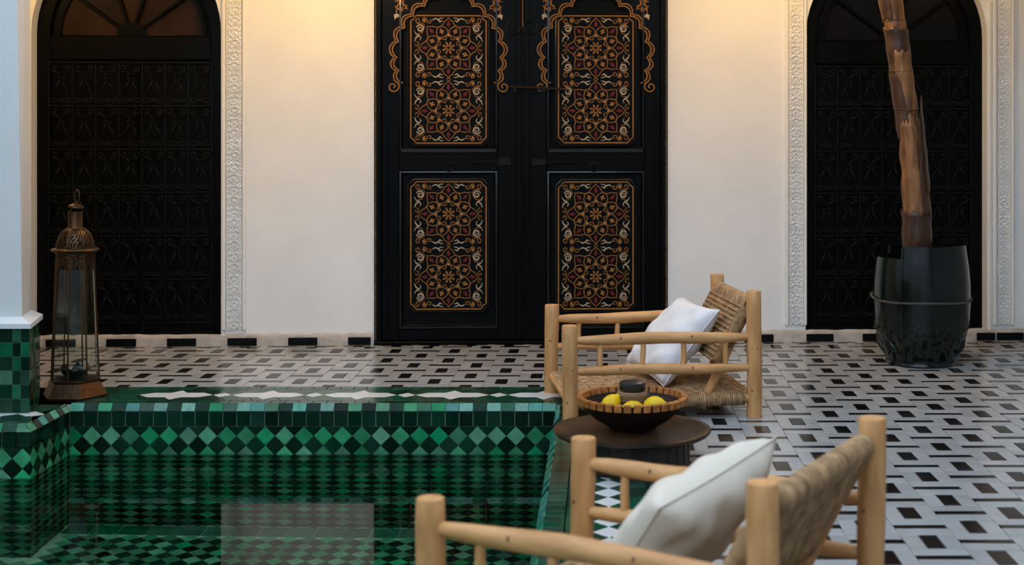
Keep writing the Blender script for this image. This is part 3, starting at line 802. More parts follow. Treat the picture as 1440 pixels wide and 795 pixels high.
# ---- pier on the left with tiled dado
pier = empty('wall_left'); tag(pier, 'white plaster pier with green checkered tile dado at pool corner', 'pier', kind='structure')
def prism(pts, z0, z1, pts1=None):
    n=len(pts); p1 = pts1 or pts; v=[(x,y,z0) for x,y in pts]+[(x,y,z1) for x,y in p1]
    return v, [tuple(range(n))[::-1], tuple(range(n,2*n))]+[(i,(i+1)%n,n+(i+1)%n,n+i) for i in range(n)]
PF = [(-5.6,7.31),(-3.02,7.31),(-3.11,7.67),(-5.6,7.67)]
PS = [(-5.6,7.355),(-3.078,7.355),(-3.147,7.64),(-5.6,7.64)]; PS1 = [(-5.6,7.355),(-3.155,7.355),(-3.165,7.64),(-5.6,7.64)]
MB().add(*prism([(x+(-.006 if x>-5 else 0),y+(.006 if y<7.5 else -.006)) for x,y in PF], -.01, .45)).build('dado_core', M_greengrout, pier)
PLd = [(-5.6,7.297),(-3.008,7.297),(-3.098,7.68),(-5.6,7.68)]
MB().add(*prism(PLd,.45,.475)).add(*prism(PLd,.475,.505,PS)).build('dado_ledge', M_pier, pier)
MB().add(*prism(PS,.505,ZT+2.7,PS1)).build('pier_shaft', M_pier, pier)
def dado(M, widths, total):
    x=0; i=0
    while x < total-.02:
        w_=min(widths[i%len(widths)], total-x)
        for j in range(6):
            TL.add(pier, 'dado_tile', M_gd if (i+j)%2 else M_gm, rect(w_-.003,.0715), M @ T(x+w_/2, .004+.037+j*.0742, 0))
        x+=w_; i+=1
dado(face_M((-3.02,7.316,0),(-1,0,0),(0,-1,0)) @ Matrix.Diagonal((1,1,1,1)), [.047,.044,.07], 1.3)
sdv = Vector((-.09,.36,0)); sl=sdv.length
dado(face_M((-3.026,7.31,0), sdv, (sdv.y/sl,-sdv.x/sl,0)), [.07,.075,.075,.075,.075], sl)

# ---- the rest of the courtyard: gallery over the back walk and plain walls round the court
tag(MB().add(*box(-5.8,5.6,7.7,10.3,ZT,ZT+.25)).build('ceiling', M_ceil), 'plain gallery ceiling over the walk by the painted door', 'ceiling', kind='structure')
tag(MB().add(*box(3.1,5.6,-3,7.7,ZT,ZT+.25)).build('ceiling', M_ceil), 'plain gallery ceiling over the right hand walk', 'ceiling', kind='structure')
tag(MB().add(*box(2.95,3.1,-3,7.7,ZT,6.2)).build('wall_upper_right', M_court), 'upper storey wall above the right hand walk', 'wall', kind='structure')
tag(MB().add(*box(-5.8,5.6,7.7,7.9,ZT+.25,6.2)).build('wall_upper', M_court), 'upper storey wall above the gallery edge', 'wall', kind='structure')
tag(MB().add(*box(5.4,5.6,-3.2,10.3,-.2,6.2)).build('wall_right', M_court), 'plain courtyard wall on the right beyond the frame', 'wall', kind='structure')
tag(MB().add(*box(-5.8,-5.6,-3.2,10.3,-.2,6.2)).build('wall_far_left', M_court), 'plain courtyard wall on the left beyond the pier', 'wall', kind='structure')
tag(MB().add(*box(-5.8,5.6,-3.2,-3.0,-.2,3.6)).build('wall_front', M_court), 'plain courtyard wall behind the viewer', 'wall', kind='structure')
# ==================================================================== THINGS
# ---- low rope chairs
def wob(p0, p1, r0, r1, n=11, amp=.004, seed=0, power=.55):
    rs = random.Random(seed); a,b_ = Vector(p0),Vector(p1); k1,k2 = rs.uniform(0,6),rs.uniform(0,6)
    pts=[]; rad=[]
    for i in range(n):
        t_=i/(n-1); o=Vector((math.sin(t_*5+k1),math.cos(t_*4+k2),math.sin(t_*6+k2)))*amp
        pts.append(a.lerp(b_,t_)+o*math.sin(PI*t_)); rad.append((r0+(r1-r0)*math.sin(PI*t_)**power)*(1+rs.uniform(-.04,.04)))
    return pts, rad
LH, WH = .4825, .417
def post(x,y,h,seed):
    rs=random.Random(seed); r=.040; pts=[]; rad=[]
    for i in range(9):
        t_=i/8; pts.append((x+math.sin(t_*4+seed)*.003,y+math.cos(t_*3+seed)*.003,t_*h)); rad.append(r*(1+rs.uniform(-.035,.035)))
    pts[0]=(x,y,0)
    zt=h; pts[-1]=(pts[-2][0],pts[-2][1],h-.004); pts += [(pts[-2][0],pts[-2][1],h)]; rad += [rad[-1]*.93]
    return tube(pts, rad, 18, ref=(1,0,0))
def knot(par, p, n_, s=.008):
    n_ = Vector(n_).normalized(); q = n_.to_track_quat('Z','Y').to_matrix().to_4x4()
    v,f = lathe([(0,.0018),(.6,.0018),(1.0,-.002)],12); v=[(a*s,b_*s*1.2,c_) for a,b_,c_ in v]
    MB().add(v,f).build('knot', M_knot, par, M=Matrix.Translation(p) @ q)
def make_chair(label):
    t_ = empty('low_chair'); tag(t_, label, 'chair')
    for i,(x,y,h) in enumerate(((-LH,-WH,.5),(-LH,WH,.5),(LH,-WH,.66),(LH,WH,.66))):
        o=MB().add(*post(x,y,h,i*3+1)).build('post', M_wood, t_, smooth='auto')
        if y<0: 
            knot(o,(x+.006,y-.0405,h*.55),(.1,-1,0),.006); knot(o,(x-.02,y-.036,h*.22),(-.5,-.9,0),.005)
        else: knot(o,(x-.012,y-.0395,h*.6),(-.2,-1,0),.006)
    k=0
    for y in (-WH,WH):
        for z in (.42,.262):
            k+=1; pts,rad = wob((-LH+.03,y,z),(LH-.03,y,z),.019,.032 if z>.3 else .028, 13, .005, k)
            o=MB().add(*tube(pts,rad,14,ref=(0,0,1))).build('arm_rail' if z>.3 else 'side_rail', M_woodx, t_, smooth='auto')
            for q in (3,8): 
                p=pts[q]; knot(o,(p.x,p.y-rad[q]*.93,p.z+rad[q]*.35),(0,-.93,.35),.007)
        for j,fr in enumerate((.16,.39,.61,.84)):
            x=-LH+fr*2*LH; pts,rad=wob((x,y,.262),(x+.004,y,.42),.012,.0145,7,.002,k*9+j)
            MB().add(*tube(pts,rad,10,ref=(1,0,0))).build('spindle', M_wood, t_, smooth='auto')
    # seat frame
    zs=.098
    for (a,b_) in (((-LH,-WH+.005,zs),(LH,-WH+.005,zs)),((-LH,WH-.005,zs),(LH,WH-.005,zs)),((-LH+.005,-WH,zs),(-LH+.005,WH,zs)),((LH-.02,-WH,zs),(LH-.02,WH,zs))):
        MB().add(*tube([a,b_],.024,12)).build('seat_rail', M_woodx, t_, smooth='auto')
    # woven seat
    m=MB(); rr=.0052; zt=zs+.030; pitch=.0118
    ny=int((2*LH-.09)/pitch)
    def wrap(a,b_,r_,n=8,s0=1):   # half turn over a rail at coordinate a
        return [(a+s0*r_*math.sin(PI*i/n), zs+r_*math.cos(PI*i/n)) for i in range(n+1)]
    for i in range(ny):
        x=-LH+.05+i*pitch; y1=WH-.005; pts=[]
        over=[(-y1+ j*(2*y1)/30) for j in range(31)]
        L_=[( -y1-.030*math.sin(PI*q/7), zs+.030*math.cos(PI*(1-q/7))*1.0) for q in range(7)]
        for (yy_,zz_) in L_: pts.append((x,yy_,zz_))
        for j,yy_ in enumerate(over):
            pts.append((x, yy_, zt+.0035*math.sin(PI*(j/1.5+ (i//2)))-.010*math.sin(PI*(yy_+y1)/(2*y1))))
        for q in range(7): pts.append((x, y1+.030*math.sin(PI*(q+1)/7), zs+.030*math.cos(PI*(q+1)/7)))
        m.add(*tube(pts,rr*random.uniform(.9,1.15),5,ref=(1,0,0)))
    nx_=int((2*WH-.09)/pitch)
    for i in range(nx_):
        y=-WH+.05+i*pitch; x1=LH-.012; pts=[]
        for q in range(7): pts.append((-x1-.030*math.sin(PI*q/7)+.007, y, zs-.030*math.cos(PI*q/7)))
        for j in range(37):
            xx=-x1+j*2*x1/36; pts.append((xx,y, zt+.0055*math.sin(PI*(j/1.5+(i//2)))-.010*math.sin(PI*(y+WH)/(2*WH))))
        for q in range(7): pts.append((x1-.008+.030*math.sin(PI*(q+1)/7), y, zs+.030*math.cos(PI*(q+1)/7)))
        m.add(*tube(pts,rr*random.uniform(.9,1.15),5,ref=(0,1,0)))
    o=m.build('rope_seat', M_rope, t_, smooth=True); o['kind']='stuff'
    # reclined back
    yb=WH-.07; top=Vector((LH-.005,0,.59)); low=Vector((LH-.27,0,.11))
    dv=(low-top); ln=dv.length; dn=dv.normalized(); nf=Vector((dn.z,0,-dn.x)); nf = nf if nf.x<0 else -nf
    MB().add(*tube([(top.x,-WH,.59),(top.x,-WH+.06,.59),(top.x,WH-.06,.59),(top.x,WH,.59)],[.014,.022,.022,.014],12)).build('back_top_rail', M_woodx, t_, smooth='auto')
    for s in (-1,1):
        MB().add(*tube([(top.x,s*yb,top.z-.01),(low.x,s*(yb+.02),low.z-.06)],[.022,.024],12,ref=(0,1,0))).build('back_pole', M_wood, t_, smooth='auto')
    m=MB()
    wl=.36     # woven length down the slope
    def bp_(y,d_,off): q=top+dn*d_+nf*off; return (q.x,y,q.z)
    n=int(2*(yb+.02)/.0105)
    for i in range(n):                       # strands over the top rail, down both faces
        y=-yb-.02+i*.0105
        pts=[bp_(y, wl-(wl)*j/14, .026+.004*math.sin(PI*(j/1.2+i))) for j in range(14)]
        pts+=[tuple(top+ (nf*math.cos(a)+ -dn*math.sin(a))*.031+Vector((0,y,0))) for a in [PI*q/8 for q in range(9)]]
        pts+=[bp_(y, wl*j/10, -.026+.003*math.sin(j*2.+i)) for j in range(1,11)]
        m.add(*tube(pts,.0050*random.uniform(.85,1.2),5,ref=(0,1,0)))
    for k_ in range(13):                     # cross ropes in twisted pairs
        d_=.045+k_*.026
        for s in (0,1):
            pts=[bp_(-yb+ j*2*yb/50, d_+.004*math.sin(j*1.6+s*PI), .033+.0045*math.cos(j*1.6+s*PI)) for j in range(51)]
            m.add(*tube(pts,.0044,5))
    for s in (-1,1):                         # wrapping along the side poles
        pts=[]; turns=32
        for j in range(turns*8):
            a=2*PI*j/8; d_=.03+(wl-.03)*j/(turns*8); c_=top+dn*d_
            pts.append(tuple(c_+nf*.031*math.cos(a)+Vector((0,s*(yb+.004)+.031*math.sin(a),0))))
        m.add(*tube(pts,.0055,5))
    o=m.build('rope_back', M_rope, t_, smooth=True); o['kind']='stuff'
    return t_
def copy_tree(o, parent=None):
    c=o.copy(); COL.objects.link(c); c.parent=parent
    for ch in list(o.children): copy_tree(ch,c)
    return c
chairA = make_chair('low peeled-wood chair with woven rope seat standing by the painted door')
chairB = copy_tree(chairA)
chairA.matrix_basis = T(.25,7.56,0) @ Matrix.Rotation(R(8.6),4,'Z')
chairB.matrix_basis = T(.16,3.90,0) @ Matrix.Rotation(R(-28.5),4,'Z')
chairB['label'] = 'low peeled-wood rope chair nearest the viewer, seen from behind'
for c in (chairA,chairB): c['group']='low rope chairs round the table'

# ---- cushions
def cushion(name, label, mat, P1,P2,P3,P4, thick, seed, fold=.5):
    # P1..P4 corners: P1 top far, P2 top near, P3 bottom near, P4 bottom far
    P1,P2,P3,P4=[Vector(p) for p in (P1,P2,P3,P4)]; c=(P1+P2+P3+P4)/4
    n=30; v=[]; f=[]
    ex=((P1-P2)+(P4-P3)).normalized(); ey=((P2-P3)+(P1-P4)).normalized(); nn=ex.cross(ey).normalized()
    rs=random.Random(seed); ph=[rs.uniform(0,6) for _ in range(8)]
    for side in (1,-1):
        for j in range(n+1):
            for i in range(n+1):
                a=i/n*2-1; b_=j/n*2-1
                # pull the edges in between the corners
                a2=a*(1-.075*(1-b_*b_)); b2=b_*(1-.075*(1-a*a))
                u_=(a2+1)/2; w_=(b2+1)/2
                p=(P3.lerp(P4,u_)).lerp(P2.lerp(P1,u_),w_)
                e=max(0,(1-abs(a)**2.6))*max(0,(1-abs(b_)**2.6)); h=thick*(e**.42)
                # creases radiating from corners and edges
                cr=.010*math.sin(9*a+4*b_+ph[0])*abs(b_)**2+.010*math.sin(8*b_-5*a+ph[1])*abs(a)**2+.006*math.sin(5*a*b_*3+ph[2])+.005*math.sin(6*a+7*b_+ph[3])
                g=.018*math.exp(-((a*.8-b_*.5-.25)/.12)**2)*e
                p=p+nn*side*(h+cr*min(1,e*2.2)-g*fold)
                v.append(tuple(p-c))
    N1=(n+1)*(n+1)
    for s_ in (0,1):
        for j in range(n):
            for i in range(n):
                q=(s_*N1+j*(n+1)+i, s_*N1+j*(n+1)+i+1, s_*N1+(j+1)*(n+1)+i+1, s_*N1+(j+1)*(n+1)+i)
                f.append(q if s_==0 else q[::-1])
    root=empty(name, Matrix.Translation(c)); tag(root,label,'cushion',group='cushions on the rope chairs')
    # weld the rim
    import bmesh
    me=bpy.data.meshes.new('cushion_cover'); me.from_pydata(v,[],f); bm=bmesh.new(); bm.from_mesh(me); bmesh.ops.remove_doubles(bm,verts=bm.verts,dist=.0006); bmesh.ops.recalc_face_normals(bm,faces=bm.faces); bm.to_mesh(me); bm.free()
    me.materials.append(mat); me.polygons.foreach_set('use_smooth',[True]*len(me.polygons)); o=bpy.data.objects.new('cushion_cover',me); COL.objects.link(o); o.parent=root
    rim=[]
    for i in range(n): rim.append(v[i])
    for j in range(n): rim.append(v[j*(n+1)+n])
    for i in range(n): rim.append(v[n*(n+1)+n-i])
    for j in range(n): rim.append(v[(n-j)*(n+1)])
    MB().add(*tube(rim,.0035,6,closed=True)).build('seam', mat, root, smooth=True)
    return root
cushion('cushion','plump white cushion leaning on the back of the chair by the door',M_cush,(.455,7.87,.545),(.625,7.40,.535),(.325,7.33,.140),(.13,7.80,.185),.095,3,fold=.3)
cushion('cushion','cream cushion leaning in the nearest chair, seen from behind',M_cush2,(.505,4.03,.605),(.150,3.66,.500),(-.045,3.88,.145),(.29,4.25,.20),.110,5)

# ---- low round table
tb=empty('side_table',T(.133,6.19,0)); tag(tb,'low round dark wooden table with dished tray top','table')
MB().add(*lathe([(0,.135),(.30,.138),(.343,.146),(.352,.156),(.350,.166),(.335,.170),(.318,.166),(.306,.160),(0,.160)],72,rfun=lambda a,z:1+.006*math.sin(3*a)+.004*math.sin(7*a+1))).build('tray_top', M_tablerim, tb, smooth='auto')
MB().add(*lathe([(0,.0),(.262,.0),(.266,.012),(.255,.022),(.252,.125),(.262,.136),(0,.136)],64)).build('drum_base', M_table, tb, smooth='auto')
m=MB()
for i in range(28):
    a=2*PI*i/28; m.add(*box(-.011,.011,-.004,.004,.03,.118,.003), M=Matrix.Rotation(a,4,'Z') @ T(0,.2535,0))
m.build('drum_rib', M_table, tb)
# ---- bowl
bw=empty('fruit_bowl',T(.135,6.2,.168)); tag(bw,'dark wooden bowl with orange inlaid rim standing on the round table','bowl')
MB().add(*lathe([(0,0),(.105,0),(.115,.012),(.165,.040),(.212,.082),(.238,.118),(.243,.134),(.232,.136),(.222,.118),(.195,.082),(.15,.045),(.09,.022),(0,.020)],72)).build('bowl_body', M_bowl, bw, smooth='auto')
for i in range(36):
    a=2*PI*i/36; a1=2*PI/36*.74
    v=[];
    for q in (0,.33,.67,1):
        an=a+a1*q
        for r_,z_ in ((.2455,.112),(.2475,.141),(.224,.143),(.2175,.118)): v.append((r_*math.cos(an),r_*math.sin(an),z_))
    f=[(0,3,2,1),(12,13,14,15)]+[(k*4+j,k*4+(j+1)%4,(k+1)*4+(j+1)%4,(k+1)*4+j) for k in range(3) for j in range(4)]
    MB().add(v,f).build('rim_inlay', M_orange, bw)
# ---- lemons and jar
def lemon(x,y,z,rz,tilt,label,s=1.):
    e=empty('lemon',T(x,y,z) @ Matrix.Rotation(rz,4,'Z') @ Matrix.Rotation(tilt,4,'Y')); tag(e,label,'lemon',group='lemons in the dark bowl')
    pr=[(0,-.050),(.006,-.048),(.010,-.042),(.022,-.034),(.032,-.018),(.0355,0),(.032,.018),(.022,.034),(.011,.043),(.006,.049),(0,.051)]
    v,f=lathe([(r_*s,z_*s) for r_,z_ in pr],28); MB().add(v,f).build('lemon_peel', M_lemon, e, smooth=True)
    MB().add(*lathe([(0,.053*s),(.004*s,.052*s),(.005*s,.048*s)],8)).build('stem_button', material('stem', (.18,.16,.03), .7), e)
bx,by,bz=.135,6.2,.168
lemon(bx-.098,by-.06,bz+.112,.3,.75,'left lemon of the three in the dark wooden bowl',1.15)
lemon(bx-.002,by-.115,bz+.100,.1,1.45,'middle lemon of the three, nearest the bowl rim',1.15)
lemon(bx+.094,by-.075,bz+.112,-.3,1.35,'right lemon of the three in the dark wooden bowl',1.15)
jr=empty('small_jar',T(bx,by+.02,bz+.050)); tag(jr,'small round jar with dark grey lid and tan woven band inside the bowl','jar')
MB().add(*lathe([(0,0),(.060,0),(.066,.01),(.064,.06),(.069,.068),(.069,.104),(.062,.108),(0,.108)],40)).build('jar_body', M_cork, jr, smooth='auto')
MB().add(*lathe([(0,.109),(.052,.109),(.058,.116),(.060,.136),(.058,.149),(.050,.153),(0,.152)],40)).build('jar_lid', M_lid, jr, smooth='auto')
for z_ in (.074,.084,.094): MB().add(*tube([(.0695*math.cos(2*PI*i/32),.0695*math.sin(2*PI*i/32),z_) for i in range(32)],.004,6,closed=True)).build('woven_coil', M_cork, jr, smooth=True)

# ---- brass lantern
ln_=empty('floor_lantern',T(-2.965,7.80,0)); tag(ln_,'tall aged brass and glass floor lantern with pierced dome by the pool corner','lantern')
def ngon(prof,n,a0=0.):
    v=[];f=[]
    for r_,z_ in prof:
        for k in range(n): a=a0+2*PI*k/n; v.append((r_*math.cos(a),r_*math.sin(a),z_))
    m_=len(prof)
    for i in range(m_-1):
        for k in range(n): f.append((i*n+k,i*n+(k+1)%n,(i+1)*n+(k+1)%n,(i+1)*n+k))
    f.append(tuple(range(n))[::-1]); f.append(tuple((m_-1)*n+k for k in range(n)))
    return v,f
MB().add(*ngon([(.178,0),(.182,.012),(.176,.02),(.140,.085),(.145,.092),(.145,.10),(.12,.104)],6,0)).build('lantern_base', M_brass, ln_)
z0_,z1_,r0_,r1_=.10,.820,.132,.102
for k in range(8):
    a=-PI/2+2*PI*k/8+.06; a2=a+2*PI/8
    MB().add(*tube([(r0_*math.cos(a),r0_*math.sin(a),z0_),(r1_*math.cos(a),r1_*math.sin(a),z1_)],.0052,6)).build('corner_bar', M_brass, ln_, smooth='auto')
    def lp(t_,h_,inset=.985):
        r_=(r0_+(r1_-r0_)*h_)*inset; z_=z0_+(z1_-z0_)*h_
        return Vector((r_*((1-t_)*math.cos(a)+t_*math.cos(a2)), r_*((1-t_)*math.sin(a)+t_*math.sin(a2)), z_))
    p=[lp(.02,.01),lp(.98,.01),lp(.98,.86),lp(.02,.86)]; nn=(p[1]-p[0]).cross(p[3]-p[0]).normalized()*.0022
    v=[tuple(q) for q in p]+[tuple(q-nn) for q in p]
    MB().add(v,[(0,1,2,3),(7,6,5,4),(0,4,5,1),(1,5,6,2),(2,6,7,3),(3,7,4,0)]).build('glass_pane', M_glass, ln_)
    # pierced spandrel above an arched window: a plate cut with small holes
    m=MB(); nc,nr=10,12; nd=nn*.9
    for ii in range(nc):
        for jj in range(nr):
            t0,t1=.02+.96*ii/nc,.02+.96*(ii+1)/nc; h0,h1=.80+.195*jj/nr,.80+.195*(jj+1)/nr
            tc_,hc_=(t0+t1)/2,(h0+h1)/2
            if hc_ < .80+.075*(1-((tc_-.5)/.46)**2)**.5*1.0+.0: continue
            if (ii+jj)%2==0 and (ii*3+jj*5)%7 not in (0,3) and 0<ii<nc-1 and jj<nr-1: continue
            q=[lp(t0,h0,1.0),lp(t1,h0,1.0),lp(t1,h1,1.0),lp(t0,h1,1.0)]
            m.add([tuple(x) for x in q],[(0,1,2,3)])
    m.build('pierced_spandrel', M_brass, ln_)
MB().add(*ngon([(.105,.806),(.128,.818),(.132,.824),(.127,.830),(.100,.836)],16)).build('flange', M_brass, ln_, smooth='auto')
# dome of pierced gores between ribs
prof=[(.100*math.cos(t_)**.75 if t_<PI/2 else 0,.832+.118*math.sin(t_)) for t_ in [PI/2*.86*i/14 for i in range(15)]]
m=MB(); nn_=96; v=[]; f=[]
for r_,z_ in prof:
    for k in range(nn_): a=2*PI*k/nn_; q=r_*(1+.03*abs(math.sin(4*a))); v.append((q*math.cos(a),q*math.sin(a),z_))
rs=random.Random(4)
for i in range(14):
    for k in range(nn_):
        g=k%12
        hole = 2<=g<=9 and 1<=i<=11 and (((i*2+g)%3==0) or ((i+g*2)%5==0)) and not (g in (2,9) and i>8)
        if not hole: f.append((i*nn_+k,i*nn_+(k+1)%nn_,(i+1)*nn_+(k+1)%nn_,(i+1)*nn_+k))
m.add(v,f); m.build('pierced_dome', M_brass, ln_, smooth=True)
MB().add(*lathe([(.088,.834),(.085,.88),(.06,.93),(.02,.945)],20)).build('dome_liner', M_blackwood2, ln_, smooth='auto')
for k in range(8):
    a=2*PI*k/8
    MB().add(*tube([(r_*1.02*math.cos(a),r_*1.02*math.sin(a),z_) for r_,z_ in prof],.0042,5)).build('dome_rib', M_brass, ln_, smooth=True)
MB().add(*lathe([(.042,.944),(.040,.950),(.038,.955),(.038,1.036),(.034,1.036),(.034,.955)],28,closed=True)).build('chimney', M_brass, ln_, smooth='auto')
MB().add(*tube([(-.020,-.036,1.0),(-.022,-.038,1.03),(-.014,-.010,1.058),(-.004,0,1.072)],.0055,6)).build('cap_strap', M_brass, ln_, smooth='auto')
MB().add(*lathe([(0,1.070),(.030,1.066),(.042,1.060),(.040,1.070),(.022,1.080),(.006,1.086),(0,1.087)],28)).build('chimney_cap', M_brass, ln_, smooth='auto', M=T(.004,0,1.073) @ Matrix.Rotation(.12,4,'Y') @ T(0,0,-1.073))
MB().add(*tube([(.010+.014*math.cos(2*PI*i/28),.002*math.sin(4*PI*i/28),1.122+.036*math.sin(2*PI*i/28)) for i in range(28)],.0038,6,closed=True)).build('hanging_ring', M_brass, ln_, smooth=True)
for k in range(7):      # ragged metal leaves round the candle cup
    a=2*PI*k/7; pts=[]; 
    m=MB(); v=[]; f=[]
    for i in range(8):
        t_=i/7; r_=.03+.055*math.sin(t_*2.2); z_=.105+.085*t_-.05*max(0,t_-.6); w_=.030*math.sin(PI*min(.98,t_+.12))+.003
        for s_ in (-1,0,1): v.append((r_*math.cos(a)-s_*w_*math.sin(a), r_*math.sin(a)+s_*w_*math.cos(a), z_+(.012*abs(s_))*math.sin(6*t_+k)))
    for i in range(7):
        for s_ in (0,1): f.append((i*3+s_,i*3+s_+1,i*3+s_+4,i*3+s_+3))
    m.add(v,f); m.build('metal_leaf', M_ash, ln_, smooth=True)
MB().add(*lathe([(0,.102),(.03,.102),(.034,.135),(.03,.135),(.027,.11),(0,.11)],20)).build('candle_cup', M_brass, ln_, smooth='auto')

# ---- planter with the trunk
pt=empty('planter',T(2.045,8.90,0)); tag(pt,'dark green glazed barrel planter with rope band and carved foot by the right door','planter')
def prof_pot(z): 
    return np.interp(z,[0,.012,.03,.06,.16,.28,.40,.52,.64,.72,.80],[.222,.228,.222,.232,.272,.294,.302,.300,.289,.276,.268])
zz=[0,.012,.022,.03,.06,.10,.16,.22,.28,.34,.40,.46,.52,.58,.64,.685]
v,f=lathe([(float(prof_pot(z)),z) for z in zz]+[(.262,.69),(.250,.685),(.250,.60),(0,.60)],72); MB().add(v,f).build('pot_body', M_glaze, pt, smooth='auto')
# outer overlapping sheet that rises higher than the body
m=MB(); v=[];f=[]; n=60; zs_=[.045,.06,.10,.16,.22,.28,.34,.40,.46,.52,.58,.64,.70]
a_0=R(-126); a_1=R(125)
for i in range(n+1):
    t_=i/n; a=a_0+(a_1-a_0)*t_
    topz=.765+.012*math.sin(PI*t_)-.03*t_
    for q,z in enumerate(zs_+[topz]):
        r_=float(prof_pot(z))+.007; v.append((r_*math.cos(a),r_*math.sin(a),z))
    for q,z in enumerate([topz,.60]): r_=float(prof_pot(z))-.012; v.append((r_*math.cos(a),r_*math.sin(a),z))
k_=len(zs_)+3
for i in range(n):
    for q in range(k_-1): f.append((i*k_+q,(i+1)*k_+q,(i+1)*k_+q+1,i*k_+q+1))
f.append(tuple(range(k_))); f.append(tuple(n*k_+q for q in range(k_))[::-1])
m.add(v,f); m.build('overlapping_wall', M_glaze, pt, smooth='auto')
MB().add(*tube([((float(prof_pot(z))+.010)*math.cos(a_0),(float(prof_pot(z))+.010)*math.sin(a_0),z) for z in (.05,.1,.2,.3,.4,.5,.6,.7,.76)],.008,8)).build('edge_roll', M_glaze, pt, smooth='auto')
m=MB()
for s_ in (0,1):
    pts=[]
    for i in range(400):
        a=2*PI*i/400; b_=a*70+s_*PI; r_=float(prof_pot(.42))+.012+.004*math.cos(b_); zc_=.425-.012*math.sin(a*1.0)*-1+.006*math.sin(3*a)
        pts.append((r_*math.cos(a),r_*math.sin(a),zc_+.0045*math.sin(b_)))
    m.add(*tube(pts,.0042,5,closed=True))
m.build('rope_band', material('grey_rope', (.085,.08,.065), .6, noise=.4, nscale=60), pt, smooth=True)
# carved relief round the foot: curling leaves
for k in range(18):
    a=2*PI*k/18; lay=k%2
    pts=[];rad=[]
    for i in range(13):
        t_=i/12; z=.06+.15*t_ ; aa=a+.16*math.sin(t_*3.0+lay*2)-.05; 
        if t_>.6: aa+=.25*(t_-.6); 
        r_=float(prof_pot(z))-.002; pts.append((r_*math.cos(aa),r_*math.sin(aa),z)); rad.append(.003+.017*math.sin(PI*min(.97,t_+.05))**1.2)
    v,f=tube(pts,rad,8)
    MB().add(v,f).build('carved_leaf', M_glaze, pt, smooth=True)
for k in range(24):
    a=2*PI*(k+.5)/24; z=.235+.010*math.sin(k*2.1); r_=float(prof_pot(z))+.007; c_=Vector((r_*math.cos(a),r_*math.sin(a),z)); tn=Vector((-math.sin(a),math.cos(a),0))
    pts=[tuple(c_+tn*(.020*(1-.6*i/10))*math.cos(4.6*i/10)+Vector((0,0,.020*(1-.6*i/10)*math.sin(4.6*i/10)))) for i in range(11)]
    MB().add(*tube(pts,.005,6)).build('carved_scroll', M_glaze, pt, smooth=True)
MB().add(*lathe([(0,.605),(.248,.605)],32)).build('soil', material('soil', (.03,.018,.01), .9, noise=.5, bump=.8), pt)

tr=empty('banana_trunk',T(2.03,8.90,.606)); tag(tr,'tall leaning brown trunk with peeling bark rising from the glazed planter','tree')
def pw(px,py,dy=0.): s_=F/8.90; return Vector(((px-CX)/s_-2.03, dy, H-(py-CY)/s_-.606))
ctr=[(1289,345),(1289,310),(1286,270),(1284,235),(1280,195),(1275,160),(1270,125),(1266,95),(1262,62),(1257,30),(1252,0),(1247,-40),(1241,-75),(1236,-112)]
rad=[19,19,18,17,16,15.5,15.5,15,14.5,14.5,15,14,13,12]
pts=[pw(*c) for c in ctr]; pts=[Vector((0.012,0,0))]+pts; rad=[19.5]+rad
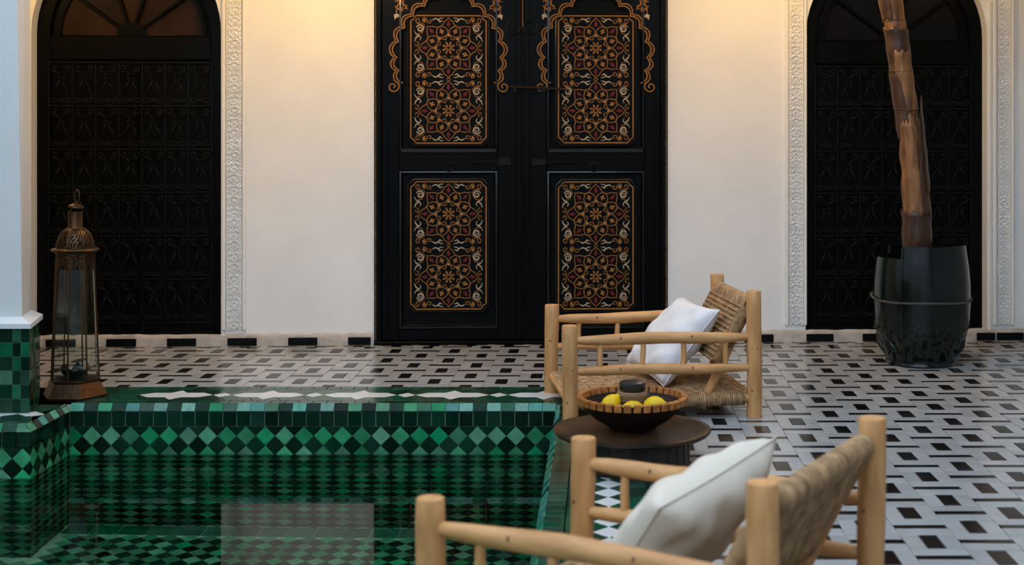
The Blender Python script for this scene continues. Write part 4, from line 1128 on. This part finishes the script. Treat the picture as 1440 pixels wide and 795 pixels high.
# densify
P=[];Q=[]
for i in range(len(pts)-1):
    for j in range(6): t_=j/6; P.append(pts[i].lerp(pts[i+1],t_)); Q.append((rad[i]+(rad[i+1]-rad[i])*t_)/219*(1+.03*math.sin(i*6+j)))
v,f=tube(P,Q,20,ref=(1,0,0)); v=[(x+.004*math.sin(z*31+x*40),y+.004*math.sin(z*23+y*60),z) for x,y,z in v]
MB().add(v,f).build('trunk', M_trunk, tr, smooth=True)
def sheath(i0,i1,a0,a1,off,mat,flare=0.,jag=.3,seed=0):
    rs=random.Random(seed); n=14; m=MB(); v=[];f=[]; rows=16
    for j in range(rows+1):
        t_=j/rows; idx=i0+(i1-i0)*t_; k=int(min(idx,len(P)-2)); fr=idx-k; c_=P[k].lerp(P[k+1],fr); r_=Q[k]+off+flare*t_**2
        wd=1-jag*t_**3-.15*abs(math.sin(j*1.7+seed))*.4
        for i in range(n+1):
            a=(a0+a1)/2+(a1-a0)/2*(i/n*2-1)*wd; v.append((c_.x+r_*math.cos(a), c_.y+r_*math.sin(a), c_.z+.012*math.sin(i*1.3+seed)*(j==rows or j==0)))
    for j in range(rows):
        for i in range(n): q=j*(n+1)+i; f.append((q,q+1,q+n+2,q+n+1))
    # thickness
    k0=len(v); v+= [(x*.0+x, y, z) for x,y,z in [(a_[0]+(P[0].x-a_[0])*0-.0,a_[1],a_[2]) for a_ in v]]
    m.add(v[:k0],f); o=m.build('bark_sheath', mat, tr, smooth=True)
    md=o.modifiers.new('thickness','SOLIDIFY'); md.thickness=.004; md.offset=-1
N_=len(P)
F_=-PI/2
sheath(0,14,F_-2.6,F_+2.4,.006,M_bark,.004,.15,1)
sheath(12,34,F_-1.3,F_+.4,.006,M_trunk,.006,.5,2)
sheath(13,36,F_+.2,F_+1.9,.010,M_bark,.012,.75,3)
sheath(18,40,F_+.7,F_+1.6,.018,M_bark,.020,.6,4)
sheath(30,46,F_-1.9,F_-.1,.006,M_bark,.006,.4,5)
sheath(36,52,F_-.8,F_+1.2,.007,M_trunk,.006,.2,6)
sheath(46,58,F_-1.7,F_+1.7,.007,M_bark,.010,.2,7)
sheath(52,70,F_-1.2,F_+1.5,.006,M_trunk,.005,.2,8)
sheath(60,78,F_-2.0,F_-.2,.009,M_bark,.010,.5,9)
for i,k in enumerate((13,37,47,54,60,66,72)):
    if k<N_:
        c_=P[k]; r_=Q[k]+.0075; MB().add(*tube([(c_.x+r_*math.cos(2*PI*j/20),c_.y+r_*math.sin(2*PI*j/20),c_.z+.006*math.sin(2*PI*j/20*2+i)) for j in range(20)],.0045,5,closed=True)).build('node_ring', M_bark, tr, smooth=True)

TL.flush()
bpy.context.view_layer.update()
print('objects', len(bpy.data.objects), 'tris', sum(sum(len(p.vertices)-2 for p in m.polygons) for m in bpy.data.meshes))
